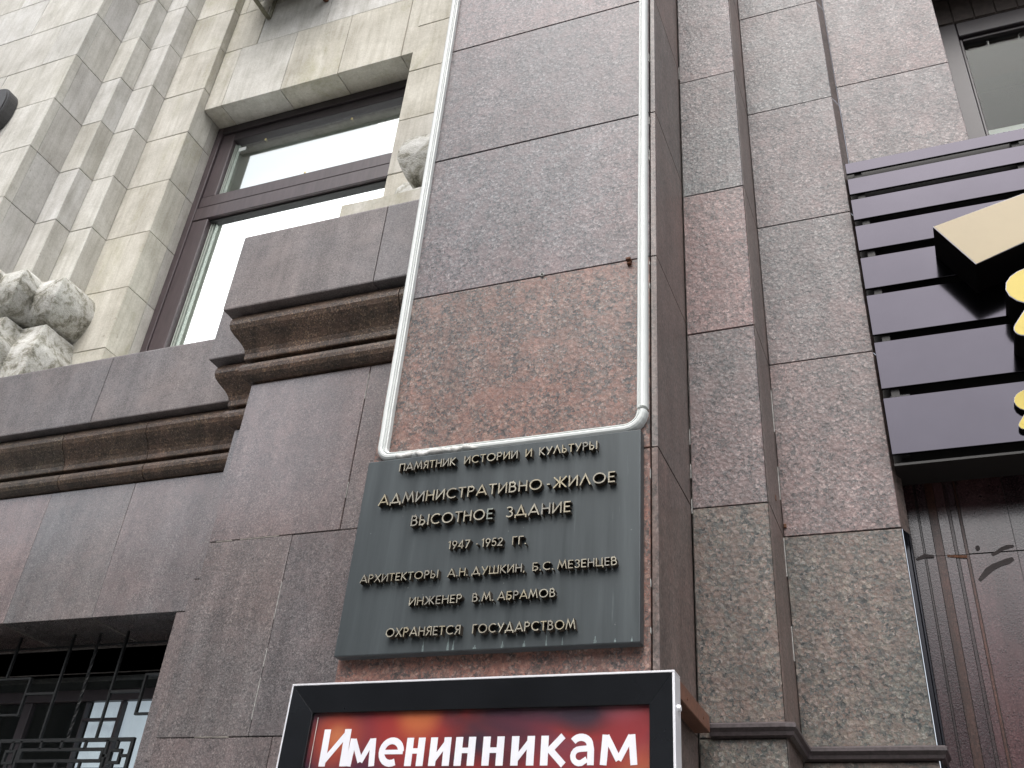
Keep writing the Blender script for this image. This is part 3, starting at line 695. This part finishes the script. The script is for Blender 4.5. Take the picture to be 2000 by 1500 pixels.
for nm, path, lab in (('carved_base', pl, 'worn carved stone roll and foot on the ledge at far left, mossy'), ('carved_base', pr, 'end of a mossy carved stone roll beside the white tube')):
    t = thing(nm, lab, 'carved stone')
    for part_, prf, amp in (('stone_roll', roll_prof, .0022), ('stone_foot', foot_prof, .006)):
        bm = sweep_plan(dense(path), densify_profile(prf)); 
        rough_mesh(bm, amp, 1)
        me = tomesh(bm, part_, 'carved', True); me.set_sharp_from_angle(angle=math.radians(38)); obj(part_, me, t)
    if path is pr:
        bm = box_bm(scaled_xy(-2.44), scaled_xy(-1.79), scaled_xy(3.08), scaled_xy(3.3), 4.70, scaled_z(4.925), .012); rough_mesh(bm, .006, 3, 14)
        obj('bedding_stone', tomesh(bm, 'bedding_stone', 'limestone_mossy'), t)

# ------------------------------------------------------------------ PLAQUE
PB = 2.755
plaque = thing('memorial_plaque', 'dark grey green metal plaque with raised bronze Russian lettering on the granite pillar', 'plaque')
bm = box_bm(-1.789, -.786, PB, 2.797, 2.540, 3.229, .003, None, 2)
obj('plate', tomesh(bm, 'plate', 'plaque'), plaque)
random.seed(3)
for x, h in ((-1.475, .035), (-1.39, .045), (-1.372, .03), (-1.21, .02), (-1.14, .018), (-1.07, .03), (-1.02, .022), (-.92, .02), (-.86, .012), (-.81, .014), (-1.30, .012)):
    w = random.uniform(.0022, .0055); z0 = 2.543
    pts = [(x-w, z0), (x+w, z0), (x+w*.9, z0+h*.3), (x+w*.3, z0+h*.62), (x+w*.35, z0+h), (x-w*.1, z0+h*.97), (x-w*.2, z0+h*.6), (x-w*.9, z0+h*.4)]
    obj('verdigris_run', tomesh(prism(pts, PB-.0006, PB+.0002), 'verdigris_run', 'verdigris'), plaque)
def arc(cx, cz, rx, rz, a0, a1, n=12):
    return [(cx+rx*math.cos(math.radians(a0+(a1-a0)*i/n)), cz+rz*math.sin(math.radians(a0+(a1-a0)*i/n))) for i in range(n+1)]
W2 = .065; T_ = 1-W2
def ring(cx, rx): return ('c', arc(cx, .5, rx, .5-W2+.005, 0, 360, 22)[:-1])
G = {
 'А': (.80, [[(.03, 0), (.40, T_+.03), (.77, 0)], [(.15, .30), (.65, .30)]]),
 'Б': (.58, [[(.50, T_), (.07, T_), (.07, W2), (.30, W2)] + arc(.30, .295, .21, .23, -90, 90, 10) + [(.07, .525)]]),
 'В': (.58, [[(.07, W2), (.07, T_), (.27, T_)] + arc(.27, .735, .17, .20, 90, -90, 8) + [(.07, .535)], [(.27, .535)] + arc(.29, .30, .22, .235, 90, -90, 10) + [(.0+.01, W2)]]),
 'Г': (.48, [[(.07, 0), (.07, T_), (.48, T_)]]),
 'Д': (.86, [[(.16, .12), (.43, T_+.03), (.70, .12)], [(.05, -.10), (.05, .15), (.81, .15), (.81, -.10)]]),
 'Е': (.50, [[(.48, T_), (.07, T_), (.07, W2), (.48, W2)], [(.07, .52), (.44, .52)]]),
 'Ж': (.96, [[(.48, 0), (.48, 1)], [(.04, 1), (.42, .5), (.03, 0)], [(.92, 1), (.54, .5), (.93, 0)], [(.42, .5), (.54, .5)]]),
 'З': (.54, [arc(.25, .735, .20, .20, 150, -90, 10), arc(.25, .30, .23, .235, 90, -150, 12)]),
 'И': (.68, [[(.07, 1), (.07, 0)], [(.07, .06), (.61, .94)], [(.61, 1), (.61, 0)]]),
 'К': (.60, [[(.07, 0), (.07, 1)], [(.56, 1), (.13, .52), (.59, 0)]]),
 'Л': (.76, [[(.03, 0), (.38, T_+.03), (.73, 0)]]),
 'М': (.92, [[(.04, 0), (.20, .98), (.46, .22), (.72, .98), (.88, 0)]]),
 'Н': (.66, [[(.07, 0), (.07, 1)], [(.59, 0), (.59, 1)], [(.07, .53), (.59, .53)]]),
 'О': (.94, [ring(.47, .40)]),
 'П': (.66, [[(.07, 0), (.07, T_), (.59, T_), (.59, 0)]]),
 'Р': (.56, [[(.07, 0), (.07, T_), (.28, T_)] + arc(.28, .71, .20, .225, 90, -90, 9) + [(.07, .485)]]),
 'С': (.78, [arc(.46, .5, .39, .44, 48, 312, 18)]),
 'Т': (.58, [[(.29, 0), (.29, .9)], [(.0, T_), (.58, T_)]]),
 'У': (.66, [[(.03, 1), (.33, .42)], [(.63, 1), (.20, 0)]]),
 'Х': (.68, [[(.03, 0), (.65, 1)], [(.03, 1), (.65, 0)]]),
 'Ц': (.72, [[(.07, 1), (.07, W2), (.70, W2), (.70, -.16)], [(.60, 1), (.60, W2)]]),
 'Ш': (.98, [[(.07, 1), (.07, W2), (.91, W2), (.91, 1)], [(.49, 1), (.49, W2)]]),
 'Ы': (.82, [[(.07, 1), (.07, W2), (.27, W2)] + arc(.27, .285, .19, .22, -90, 90, 9) + [(.07, .505)], [(.74, 0), (.74, 1)]]),
 'Ь': (.54, [[(.07, 1), (.07, W2), (.27, W2)] + arc(.27, .285, .19, .22, -90, 90, 9) + [(.07, .505)]]),
 'Я': (.58, [[(.51, 0), (.51, T_), (.30, T_)] + arc(.30, .71, .20, .225, 90, 270, 9) + [(.51, .485)], [(.30, .485), (.04, 0)]]),
 '1': (.34, [[(.05, .80), (.24, T_), (.24, 0)]]),
 '2': (.58, [arc(.29, .71, .22, .23, 165, -20, 10) + [(.06, W2), (.54, W2)]]),
 '4': (.60, [[(.43, 0), (.43, .93), (.06, .27), (.58, .27)]]),
 '5': (.56, [[(.50, T_), (.17, T_), (.11, .52)] + arc(.26, .33, .23, .265, 115, -145, 12)]),
 '7': (.54, [[(.03, T_), (.50, T_), (.16, 0)]]),
 '9': (.58, [('c', arc(.29, .68, .22, .26, 0, 360, 16)[:-1]), [(.50, .60), (.20, 0)]]),
 '.': (.16, [[(.08, 0), (.08, .13)]]),
 ',': (.18, [[(.12, .13), (.05, -.12)]]),
 '-': (.34, [[(.04, .40), (.30, .40)]]),
}
def word(parent, txt, x0, x1, zb, zt, h, y0, y1, track=.11, wmul=1.0, thick=.114):
    """letters as separate meshes; x0..x1 extent, zb baseline left, zt baseline right"""
    tot = sum(G[c][0] for c in txt) + track*(len(txt)-1)
    sx = (x1-x0)/tot
    x = 0
    for c in txt:
        adv, strokes = G[c]
        bm = bmesh.new()
        w = thick*h
        for k, s in enumerate(strokes):
            closed = False
            if isinstance(s, tuple) and s[0] == 'c': closed = True; s = s[1]
            pts = [(x0+(x+px)*sx, zb+(zt-zb)*(x+px)/tot+pz*h) for px, pz in s]
            stroke(bm, pts, w*(1.2 if c in '.' else 1), y0+k*.0003, y1, closed)
        bmesh.ops.recalc_face_normals(bm, faces=bm.faces)
        o = obj('letter', tomesh(bm, 'letter', ['bronze', 'bronze_side']), parent)
        x += adv + track
YF, YK = 2.733, 2.7545
K_ = 2.733/2.738
lines = [
 (3.1655, 3.1630, .0300, [('ПАМЯТНИК', -1.647, -1.431), ('ИСТОРИИ', -1.399, -1.202), ('И', -1.175, -1.151), ('КУЛЬТУРЫ', -1.126, -.924)]),
 (3.0425, 3.0385, .0385, [('АДМИНИСТРАТИВНО', -1.707, -1.107), ('-', -1.093, -1.079), ('ЖИЛОЕ', -1.070, -.862)]),
 (2.9545, 2.9510, .0382, [('ВЫСОТНОЕ', -1.570, -1.272), ('ЗДАНИЕ', -1.227, -1.006)]),
 (2.8610, 2.8565, .0285, [('1947', -1.421, -1.343), ('-', -1.322, -1.313), ('1952', -1.303, -1.228), ('ГГ.', -1.197, -1.148)]),
 (2.7690, 2.7650, .0270, [('АРХИТЕКТОРЫ', -1.727, -1.442), ('А.Н.', -1.410, -1.338), ('ДУШКИН,', -1.326, -1.146), ('Б.С.', -1.122, -1.052), ('МЕЗЕНЦЕВ', -1.040, -.851)]),
 (2.6825, 2.6800, .0270, [('ИНЖЕНЕР', -1.534, -1.349), ('В.М.', -1.315, -1.242), ('АБРАМОВ', -1.230, -1.042)]),
 (2.5855, 2.5800, .0285, [('ОХРАНЯЕТСЯ', -1.601, -1.343), ('ГОСУДАРСТВОМ', -1.304, -.974)]),
]
for zl, zr, h, ws in lines:
    xa, xb = ws[0][1], ws[-1][2]
    for t_, a, b_ in ws:
        f0 = (a-xa)/(xb-xa); f1 = (b_-xa)/(xb-xa)
        word(plaque, t_, a, b_, zl+(zr-zl)*f0, zl+(zr-zl)*f1, h, YF, YK)

# ------------------------------------------------------------------ WHITE TUBE around the pillar face
tube = thing('plastic_tube', 'white plastic light tube outlining the pillar face, rounded at its lower corners', 'light tube')
def sweep_xz(pts, prof, y_wall):
    b = bmesh.new(); rings = []
    for i, p in enumerate(pts):
        a = Vector(pts[max(i-1, 0)]); c = Vector(pts[min(i+1, len(pts)-1)]); d = (c-a).normalized(); n = Vector((-d.y, d.x))
        pc = Vector(p)
        rings.append([b.verts.new((pc.x+n.x*u, y_wall-v, pc.y+n.y*u)) for u, v in prof])
    m = len(prof)
    for r, t in zip(rings, rings[1:]):
        for i in range(m): b.faces.new((r[i], r[(i+1) % m], t[(i+1) % m], t[i]))
    b.faces.new(rings[0]); b.faces.new(rings[-1][::-1])
    bmesh.ops.recalc_face_normals(b, faces=b.faces); return b
# u > 0 points to the inside of the frame
tp = [(-.0175, 0), (-.0175, .020), (-.0140, .029), (-.0080, .034), (-.001, .035), (.0045, .032), (.0055, .026), (.0085, .026), (.0095, .029), (.0125, .029), (.0135, .022), (.0175, .020), (.0175, 0)]
def jog(p, a=.0012): return (p[0]+random.uniform(-a, a), p[1])
left = [jog((-1.792+(8.4-z)*.0105-.02, z)) for z in [8.4, 7.6, 7.0, 6.4, 5.9, 5.4, 4.9, 4.4, 4.0, 3.7, 3.45, 3.36]]
left = [(x if z > 3.4 else x, z) for x, z in left]
xl = left[-1][0]
r = .042
corner_l = [(xl+r-r*math.cos(math.radians(a)), 3.298-r*math.sin(math.radians(a))) for a in (5, 20, 35, 50, 65, 80, 90)]
bottom = [(-1.60, 3.254), (-1.4, 3.254), (-1.2, 3.252), (-1.0, 3.252)]
xr = -.789; R2 = .062
corner_r = [(xr-R2+R2*math.sin(math.radians(a)), 3.252+R2-R2*math.cos(math.radians(a))) for a in (5, 20, 35, 50, 65, 80, 90)]
obj('tube_run', tomesh(sweep_xz(left+corner_l+bottom+corner_r, tp, 2.80), 'tube_run', 'tube', False), tube)
right = [(xr, 3.325)] + [jog((xr, z), .0008) for z in (3.6, 3.9, 4.3, 4.7, 5.1, 5.5, 6.0, 6.6, 7.4, 8.4)]
tp2 = [(-u, v) for u, v in tp]
obj('tube_run', tomesh(sweep_xz(right, tp, 2.80), 'tube_run', 'tube', False), tube)
bm = bmesh.new(); prev = None
for i in range(61):
    x = -1.71 + i*.0062; e_ = math.sin(math.pi*min(1, i/8))*.5+.5 if i < 8 else (1 if i < 50 else (60-i)/10+.1)
    rr_ = (.011+.006*noise.noise(Vector((x*38, 0, 0)))+.003*noise.noise(Vector((x*120, 4, 0))))*max(.15, e_)
    cz_ = 3.249 + .007*noise.noise(Vector((x*25, 9, 0)))
    ringv = [bm.verts.new((x+.002*noise.noise(Vector((k, x*60, 1))), 2.775+rr_*1.3*math.cos(k*math.pi/5)*(1+.25*noise.noise(Vector((k*1.3, x*70, 3)))), cz_+rr_*math.sin(k*math.pi/5)*(1+.25*noise.noise(Vector((k*2.1, x*80, 7)))))) for k in range(10)]
    if prev:
        for k in range(10): bm.faces.new((prev[k], prev[(k+1) % 10], ringv[(k+1) % 10], ringv[k]))
    else: bm.faces.new(ringv)
    prev = ringv
bm.faces.new(prev[::-1]); bmesh.ops.recalc_face_normals(bm, faces=bm.faces)
seal = obj('sealant_lump', tomesh(bm, 'sealant_lump', 'sealant', True), tube, 'rough white blob of old sealant on the bottom run')

# ------------------------------------------------------------------ POSTER CASE
B0 = 2.73
case = thing('poster_case', 'wall mounted poster case with glossy black frame, silver edge and red poster', 'poster case')
x0, x1, zt = -1.905, -.682, 2.452
zb = 1.55
bm = bmesh.new()
for q in ((x0, x1, zt-.006, zt), (x0, x1, zb, zb+.006)): box_bm(q[0], q[1], B0, B0+.062, q[2], q[3], .001, bm)
for q in ((x0, x0+.005, zb+.0065, zt-.0065), (x1-.007, x1, zb+.0065, zt-.0065)): box_bm(q[0], q[1], B0, B0+.062, q[2], q[3], .001, bm)
obj('edge_profile', tomesh(bm, 'edge_profile', 'aluminium'), case)
ix0, ix1, iz1, iz0 = -1.823, -.757, 2.368, 1.63
def mitre(name, pts):
    # pts: outer a, outer b, inner b, inner a (x,z); outer edge stands proud, inner edge sinks
    bm = bmesh.new(); ys = (B0+.001, B0+.001, B0+.016, B0+.016)
    f = [bm.verts.new((p[0], y, p[1])) for p, y in zip(pts, ys)]; k = [bm.verts.new((p[0], B0+.05, p[1])) for p in pts]
    bm.faces.new(f); bm.faces.new(k[::-1])
    for i in range(4): bm.faces.new((f[i], k[i], k[(i+1) % 4], f[(i+1) % 4]))
    bmesh.ops.recalc_face_normals(bm, faces=bm.faces)
    bmesh.ops.bevel(bm, geom=list(bm.edges), offset=.0008, segments=1, affect='EDGES')
    obj(name, tomesh(bm, name, 'black_gloss'), case)
ox0, ox1, oz1, oz0 = x0+.005, x1-.007, zt-.006, zb+.006
mitre('frame_rail', [(ox0, oz1), (ox1, oz1), (ix1, iz1), (ix0, iz1)])
mitre('frame_rail', [(ox0, oz0), (ox1, oz0), (ix1, iz0), (ix0, iz0)])
mitre('frame_stile', [(ox0, oz0), (ox0, oz1), (ix0, iz1), (ix0, iz0)])
mitre('frame_stile', [(ox1, oz0), (ox1, oz1), (ix1, iz1), (ix1, iz0)])
poster = box('poster', case, 'poster', ix0, ix1, B0+.030, B0+.033, iz0, iz1, 0, 'red and purple poster print with white heading')
box('cover', case, 'cover', ix0+.001, ix1-.001, B0+.020, B0+.022, iz0+.001, iz1-.001, 0)
box('case_back', case, 'slat_back', x0+.002, x1-.002, B0+.055, B0+.0685, zb+.002, zt-.002, 0)
for zc in (2.36, 1.9):
    bm = bmesh.new(); bmesh.ops.create_cone(bm, cap_ends=True, segments=12, radius1=.010, radius2=.008, depth=.008,
        matrix=Matrix.Translation((x1+.004, B0+.034, zc)) @ Matrix.Rotation(math.radians(90), 4, 'Y'))
    obj('case_lock', tomesh(bm, 'case_lock', 'aluminium'), case)
for t_, y in ((.9, 0),):
    box('frame_sheet_edge', case, 'white_unit', ix0+.018, ix0+.0195, B0+.0245, B0+.0255, iz0, iz1-.012, 0)
# heading in bold humanist lower case, cap height .104, drawn as strokes
HX0, HK, HZ, HC = -1.776, .983/1395, 2.2165, .105
bm = bmesh.new(); WT, WN = .0222, .0145
YH = B0+.0292; kk = [0]
def hs_(pts, w=WT, closed=False):
    kk[0] += 1; stroke(bm, pts, w, YH-.00008*(kk[0] % 5), YH+.0005, closed)
XH = .075*1.03
for ch, za, zb_ in (('И', 205, 338), ('м', 335, 472), ('е', 486, 603), ('н', 612, 697), ('и', 722, 815), ('н', 836, 925), ('н', 958, 1050), ('и', 1082, 1180), ('к', 1207, 1318), ('а', 1328, 1430), ('м', 1452, 1598)):
    a = HX0+(za-205)*HK; b_ = HX0+(zb_-205)*HK; w_ = b_-a; h2 = WT/2; z = HZ
    if ch == 'И':
        hs_([(a+h2, z), (a+h2, z+HC)]); hs_([(b_-h2, z), (b_-h2, z+HC)]); hs_([(a+h2*.7, z+.006), (b_-h2*.7, z+HC-.006)], WN*1.15)
    elif ch == 'и':
        hs_([(a+h2, z), (a+h2, z+XH)]); hs_([(b_-h2, z), (b_-h2, z+XH)]); hs_([(a+h2*.7, z+.006), (b_-h2*.7, z+XH-.006)], WN)
    elif ch == 'н':
        hs_([(a+h2, z), (a+h2, z+XH)]); hs_([(b_-h2, z), (b_-h2, z+XH)]); hs_([(a+h2, z+XH*.53), (b_-h2, z+XH*.53)], WN)
    elif ch == 'м':
        m_ = (a+b_)/2
        hs_([(a+h2*.8, z), (a+h2*1.35, z+XH)], WT*.86); hs_([(b_-h2*.8, z), (b_-h2*1.35, z+XH)], WT*.86)
        hs_([(a+h2*1.5, z+XH-.003), (m_, z+XH*.16)], WN*1.15); hs_([(b_-h2*1.5, z+XH-.003), (m_, z+XH*.16)], WN*1.15)
    elif ch == 'к':
        hs_([(a+h2, z), (a+h2, z+XH)]); hs_([(b_-h2*1.2, z+XH-.001), (a+WT*1.25, z+XH*.52), (b_-h2*.9, z+.001)], WN*1.25)
    elif ch == 'е':
        cx = (a+b_)/2; r_ = w_/2-h2*.85
        hs_([(b_-.003, z+XH*.50), (a+h2, z+XH*.50)], WN*.85)
        hs_(arc(cx, z+XH*.50, r_, XH/2-WN*.52, 2, 300, 18) , WN*1.3)
    elif ch == 'а':
        cx = a+w_*.44
        hs_(arc(cx, z+XH*.66, w_*.36, XH*.27, 150, 15, 8)+[(b_-h2*1.05, z+XH*.5), (b_-h2*1.05, z)], WT*.85)
        hs_([(b_-h2*1.3, z+XH*.56)]+arc(a+w_*.40, z+XH*.30, w_*.27, XH*.235, 90, 285, 9)+[(b_-WT, z+XH*.20)], WN*1.05)
bmesh.ops.recalc_face_normals(bm, faces=bm.faces)
obj('heading_text', tomesh(bm, 'heading_text', ['poster_text', 'poster_text']), poster, 'white heading reading Именинникам')

# ------------------------------------------------------------------ SLATTED SIGN PANEL
sign = thing('slatted_sign_panel', 'grey violet horizontal slatted fascia panel over the doorway at right', 'sign panel')
SL = [(4.845, 4.908), (4.720, 4.812), (4.571, 4.688), (4.400, 4.536), (4.196, 4.359), (3.966, 4.162), (3.716, 3.930), (3.435, 3.674)]
for a, b_ in SL: box('slat', sign, 'slat', -.052, 2.6, 3.500, 3.512, a, b_, .0015)
box('backing_board', sign, 'slat_back', -.050, 2.6, 3.548, 3.616, 3.405, 4.89, 0)
for x in (-.02, .62, 1.3):
    box('mounting_rail', sign, 'slat_back', x, x+.03, 3.513, 3.546, 3.43, 4.88, 0)
for x, z in ((.0, 4.70), (.16, 4.38), (.03, 3.946), (-.025, 3.694)): box('fixing_plate', sign, 'zinc', x, x+.07, 3.530, 3.546, z-.006, z+.004, .001)
box('underside', sign, 'slat_back', -.050, 2.6, 3.514, 3.68, 3.395, 3.404, 0)

# beige block letter, two yellow letters
def poly_letter(name, label, pts, y0, y1, face, cat='sign letter', group=None, rim=.0025):
    t = thing(name, label, cat, group)
    c = Vector((sum(p[0] for p in pts)/len(pts), sum(p[1] for p in pts)/len(pts)))
    obj('letter_return', tomesh(prism(pts, y0+.004, y1), 'letter_return', 'letter_side'), t)
    obj('letter_rim', tomesh(prism(pts, y0, y0+.0035), 'letter_rim', 'letter_rim'), t)
    inner = [tuple(Vector(p)+(c-Vector(p)).normalized()*rim) for p in pts]
    obj('letter_face', tomesh(prism(inner, y0-.0012, y0-.0004), 'letter_face', face), t)
    return t
kb = 3.31/3.3
def bz(p): return (p[0]*kb, 1.6+(p[1]-1.6)*kb)
bp_ = [bz(p) for p in ((.235, 4.295), (.352, 4.081), (.529, 4.147), (.94, 4.300), (.94, 4.475), (.577, 4.382))]
bp_ = [bz((.235, 4.295)), bz((.352, 4.081)), bz((.529, 4.1465)), bz((.529+.45, 4.1465+.167)), bz((.577+.35, 4.382+.089)), bz((.577, 4.382))]
poly_letter('block_letter', 'large beige faced black sided block letter cut off by the right edge', bp_, 3.31, 3.498, 'beige_face')
def rounded(bm, pts, w, y0, y1, closed=False):
    stroke(bm, pts, w, y0, y1, closed)
    if not closed:
        for p in (pts[0], pts[-1]):
            prism([(p[0]+w/2*math.cos(a*math.pi/8), p[1]+w/2*math.sin(a*math.pi/8)) for a in range(16)], y0+.0003, y1, bm)
def ya(name, label, x, z, s, y0, y1, group):
    """rounded Cyrillic letter, x z is the lower left, s its height"""
    t = thing(name, label, 'sign letter', group)
    bowl = arc(x+.47*s, z+.70*s, .30*s, .20*s, 90, 270, 10)
    main = [(x+.80*s, z+.06*s), (x+.80*s, z+.90*s)] + bowl + [(x+.80*s, z+.50*s)]
    leg = [(x+.45*s, z+.48*s), (x+.14*s, z+.06*s)]
    for nm, w, a, b_, mt in (('letter_return', .222*s, y0+.004, y1, 'letter_side'), ('letter_rim', .222*s, y0, y0+.0035, 'letter_rim'), ('letter_face', .205*s, y0-.0012, y0-.0003, 'yellow_face')):
        bm = bmesh.new(); stroke(bm, main, w, a, b_); rounded(bm, leg, w, a+.0002, b_)
        bmesh.ops.recalc_face_normals(bm, faces=bm.faces); obj(nm, tomesh(bm, nm, [mt, mt]), t)
ya('yellow_letter', 'upper of two yellow rounded letters with deep black sides, at right edge', .418, 3.785, .28, 3.35, 3.498, None)
ya('yellow_letter', 'lower small yellow rounded letter lying flat on the bottom slat at right edge', .374, 3.474, .15, 3.475, 3.498, None)

# ------------------------------------------------------------------ IRON GRILLE
gr = thing('window_grille', 'black wrought iron grille with square ornaments over the lower left window', 'grille')
GY = 4.10
def bar(x0, z0, x1, z1, w=.011, d=.014, y=GY, name='bar'):
    bm = bmesh.new(); stroke(bm, [(x0, z0), (x1, z1)], w, y, y+d)
    bmesh.ops.recalc_face_normals(bm, faces=bm.faces)
    return obj(name, tomesh(bm, name, ['iron', 'iron']), gr)
for x in (-5.65, -5.46, -5.27, -4.32, -3.955): bar(x, 2.655, x, 3.19)
bm = bmesh.new(); n = 26   # twisted middle bar
for xx in (-4.14, -5.05):
    bm = bmesh.new(); prev = None
    for i in range(n+1):
        a = i*.55; zz = 2.655+(3.19-2.655)*i/n; sq = .0065
        ringv = [bm.verts.new((xx+sq*1.35*math.cos(a+k*math.pi/2), GY+.007+sq*1.35*math.sin(a+k*math.pi/2), zz)) for k in range(4)]
        if prev:
            for k in range(4): bm.faces.new((prev[k], prev[(k+1) % 4], ringv[(k+1) % 4], ringv[k]))
        prev = ringv
    bmesh.ops.recalc_face_normals(bm, faces=bm.faces); obj('twisted_bar', tomesh(bm, 'twisted_bar', 'iron'), gr)
def frame_rect(xa, za, xb, zb_, w=.011, y=GY, name='square_ornament', d=.016):
    bm = bmesh.new(); stroke(bm, [(xa, za), (xb, za), (xb, zb_), (xa, zb_)], w, y, y+d, True)
    bmesh.ops.recalc_face_normals(bm, faces=bm.faces); obj(name, tomesh(bm, name, ['iron', 'iron']), gr)
frame_rect(-4.78, 2.775, -4.525, 2.962); frame_rect(-3.752, 2.765, -3.565, 2.956)
bar(-4.70, 2.965, -4.70, 3.19); bar(-3.66, 2.96, -3.66, 3.19); bar(-4.65, 2.66, -4.65, 2.77); 
bar(-4.52, 2.880, -4.325, 2.880, .012); bar(-3.955, 2.876, -3.755, 2.876, .012)
bar(-3.56, 2.876, -3.52, 2.876, .012)
# basket panel below
BY = 4.085
frame_rect(-4.56, 2.20, -3.706, 2.642, .017, BY, 'basket_frame')
frame_rect(-4.40, 2.545, -3.875, 2.598, .014, BY, 'meander_ornament')
frame_rect(-3.825, 2.536, -3.762, 2.592, .013, BY, 'meander_ornament'); frame_rect(-4.50, 2.536, -4.44, 2.592, .013, BY, 'meander_ornament')
for x in (-3.857, -4.415): bar(x, 2.50, x, 2.64, .015, .014, BY)
for x in (-4.28, -4.147, -3.995): bar(x, 2.598, x, 2.64, .013, .012, BY, 'spacer')
for x in (-4.28, -4.147, -3.995): bar(x, 2.50, x, 2.54, .013, .012, BY, 'spacer')
for x in (-3.793, -4.47): bar(x, 2.596, x, 2.64, .013, .012, BY, 'spacer'); bar(x, 2.50, x, 2.53, .013, .012, BY, 'spacer')
bar(-3.87, 2.567, -3.83, 2.567, .013, .012, BY, 'spacer'); bar(-3.76, 2.567, -3.712, 2.567, .013, .012, BY, 'spacer')
bar(-4.56, 2.505, -3.706, 2.505, .015, .013, BY+.001); bar(-5.9, 2.30, -3.51, 2.30, .014, .013, GY+.02); bar(-5.9, 3.13, -3.51, 3.13, .008, .008, GY+.02)

# ------------------------------------------------------------------ small things on the limestone
sg = thing('wall_lamp', 'dark grey oval lamp housing cut off by the left edge, on pale limestone', 'lamp')
def oval(y0, y1, rx, rz, cx, cz, seg=36, mat='disc', bev=.006, name='housing'):
    bm = prism([(cx+rx*math.copysign(abs(math.cos(t))**.8, math.cos(t)), cz+rz*math.copysign(abs(math.sin(t))**.8, math.sin(t))) for t in [2*math.pi*i/seg for i in range(seg)]], y0, y1)
    bmesh.ops.bevel(bm, geom=[e for e in bm.edges if abs(e.verts[0].co.y-e.verts[1].co.y) < 1e-6], offset=bev, segments=2, affect='EDGES')
    obj(name, tomesh(bm, name, mat), sg)
oval(3.53, 3.628, .22, .2475, -6.600, 7.4575)
oval(3.521, 3.529, .196, .223, -6.600, 7.4575, bev=.002, name='cover_plate')

for i, (x, mt, lab) in enumerate(((-4.324, 'steel_olive', 'olive painted steel bracket arm at the top edge, left of two'), (-3.775, 'rust', 'rusty steel bracket arm at the top edge, right of two'))):
    br = thing('wall_bracket', lab, 'bracket', 'brackets above the bright window')
    scaled_box('wall_plate', br, mt, x-.002, x+.033, 3.957, 3.968, 8.245, 8.95, .001)
    scaled_box('bracket_arm', br, mt, x-.006, x+.001, 3.42, 3.955, 8.246, 8.292, .001)
    scaled_box('arm_flange', br, mt, x+.0015, x+.034, 3.42, 3.955, 8.246, 8.251, .001)
ac = thing('air_conditioner', 'bottom of a pale outdoor air conditioner unit on brackets at the top edge', 'air conditioner')
scaled_box('casing', ac, 'white_unit', -4.45, -3.60, 3.46, 3.92, 8.455, 9.15, .01)
scaled_box('foot', ac, 'steel_olive', -4.335, -4.29, 3.46, 3.84, 8.430, 8.454, .002)
scaled_box('foot', ac, 'steel_olive', -3.785, -3.74, 3.46, 3.84, 8.430, 8.454, .002)

# ------------------------------------------------------------------ street opposite, seen only in reflections
far = thing('opposite_building', 'plain pale building across the street behind the viewer', 'building')
def fbox(n, mt, *a): return box(n, far, mt, *a, 0)
fbox('facade', 'facade_far', -26, -8, -44, -30, 0, 30.5)
fbox('facade', 'facade_far', -7.99, 80, -44, -30, 0, 13.2)
fbox('facade', 'facade_far', -90, -26.01, -44, -30, 0, 21.0)
fbox('cornice', 'facade_far', -26.5, -7.5, -30, -29.4, 29.6, 30.4)
bm = bmesh.new()
for i in range(48):
    for j in range(9 if 20 < i < 27 else (6 if i <= 20 else 3)): box_bm(-88+i*3, -86.6+i*3, -30.0, -29.92, 1.6+j*3.2, 3.6+j*3.2, 0, bm)
obj('window_pane', tomesh(bm, 'window_pane', 'far_glass'), far, None, 'stuff')
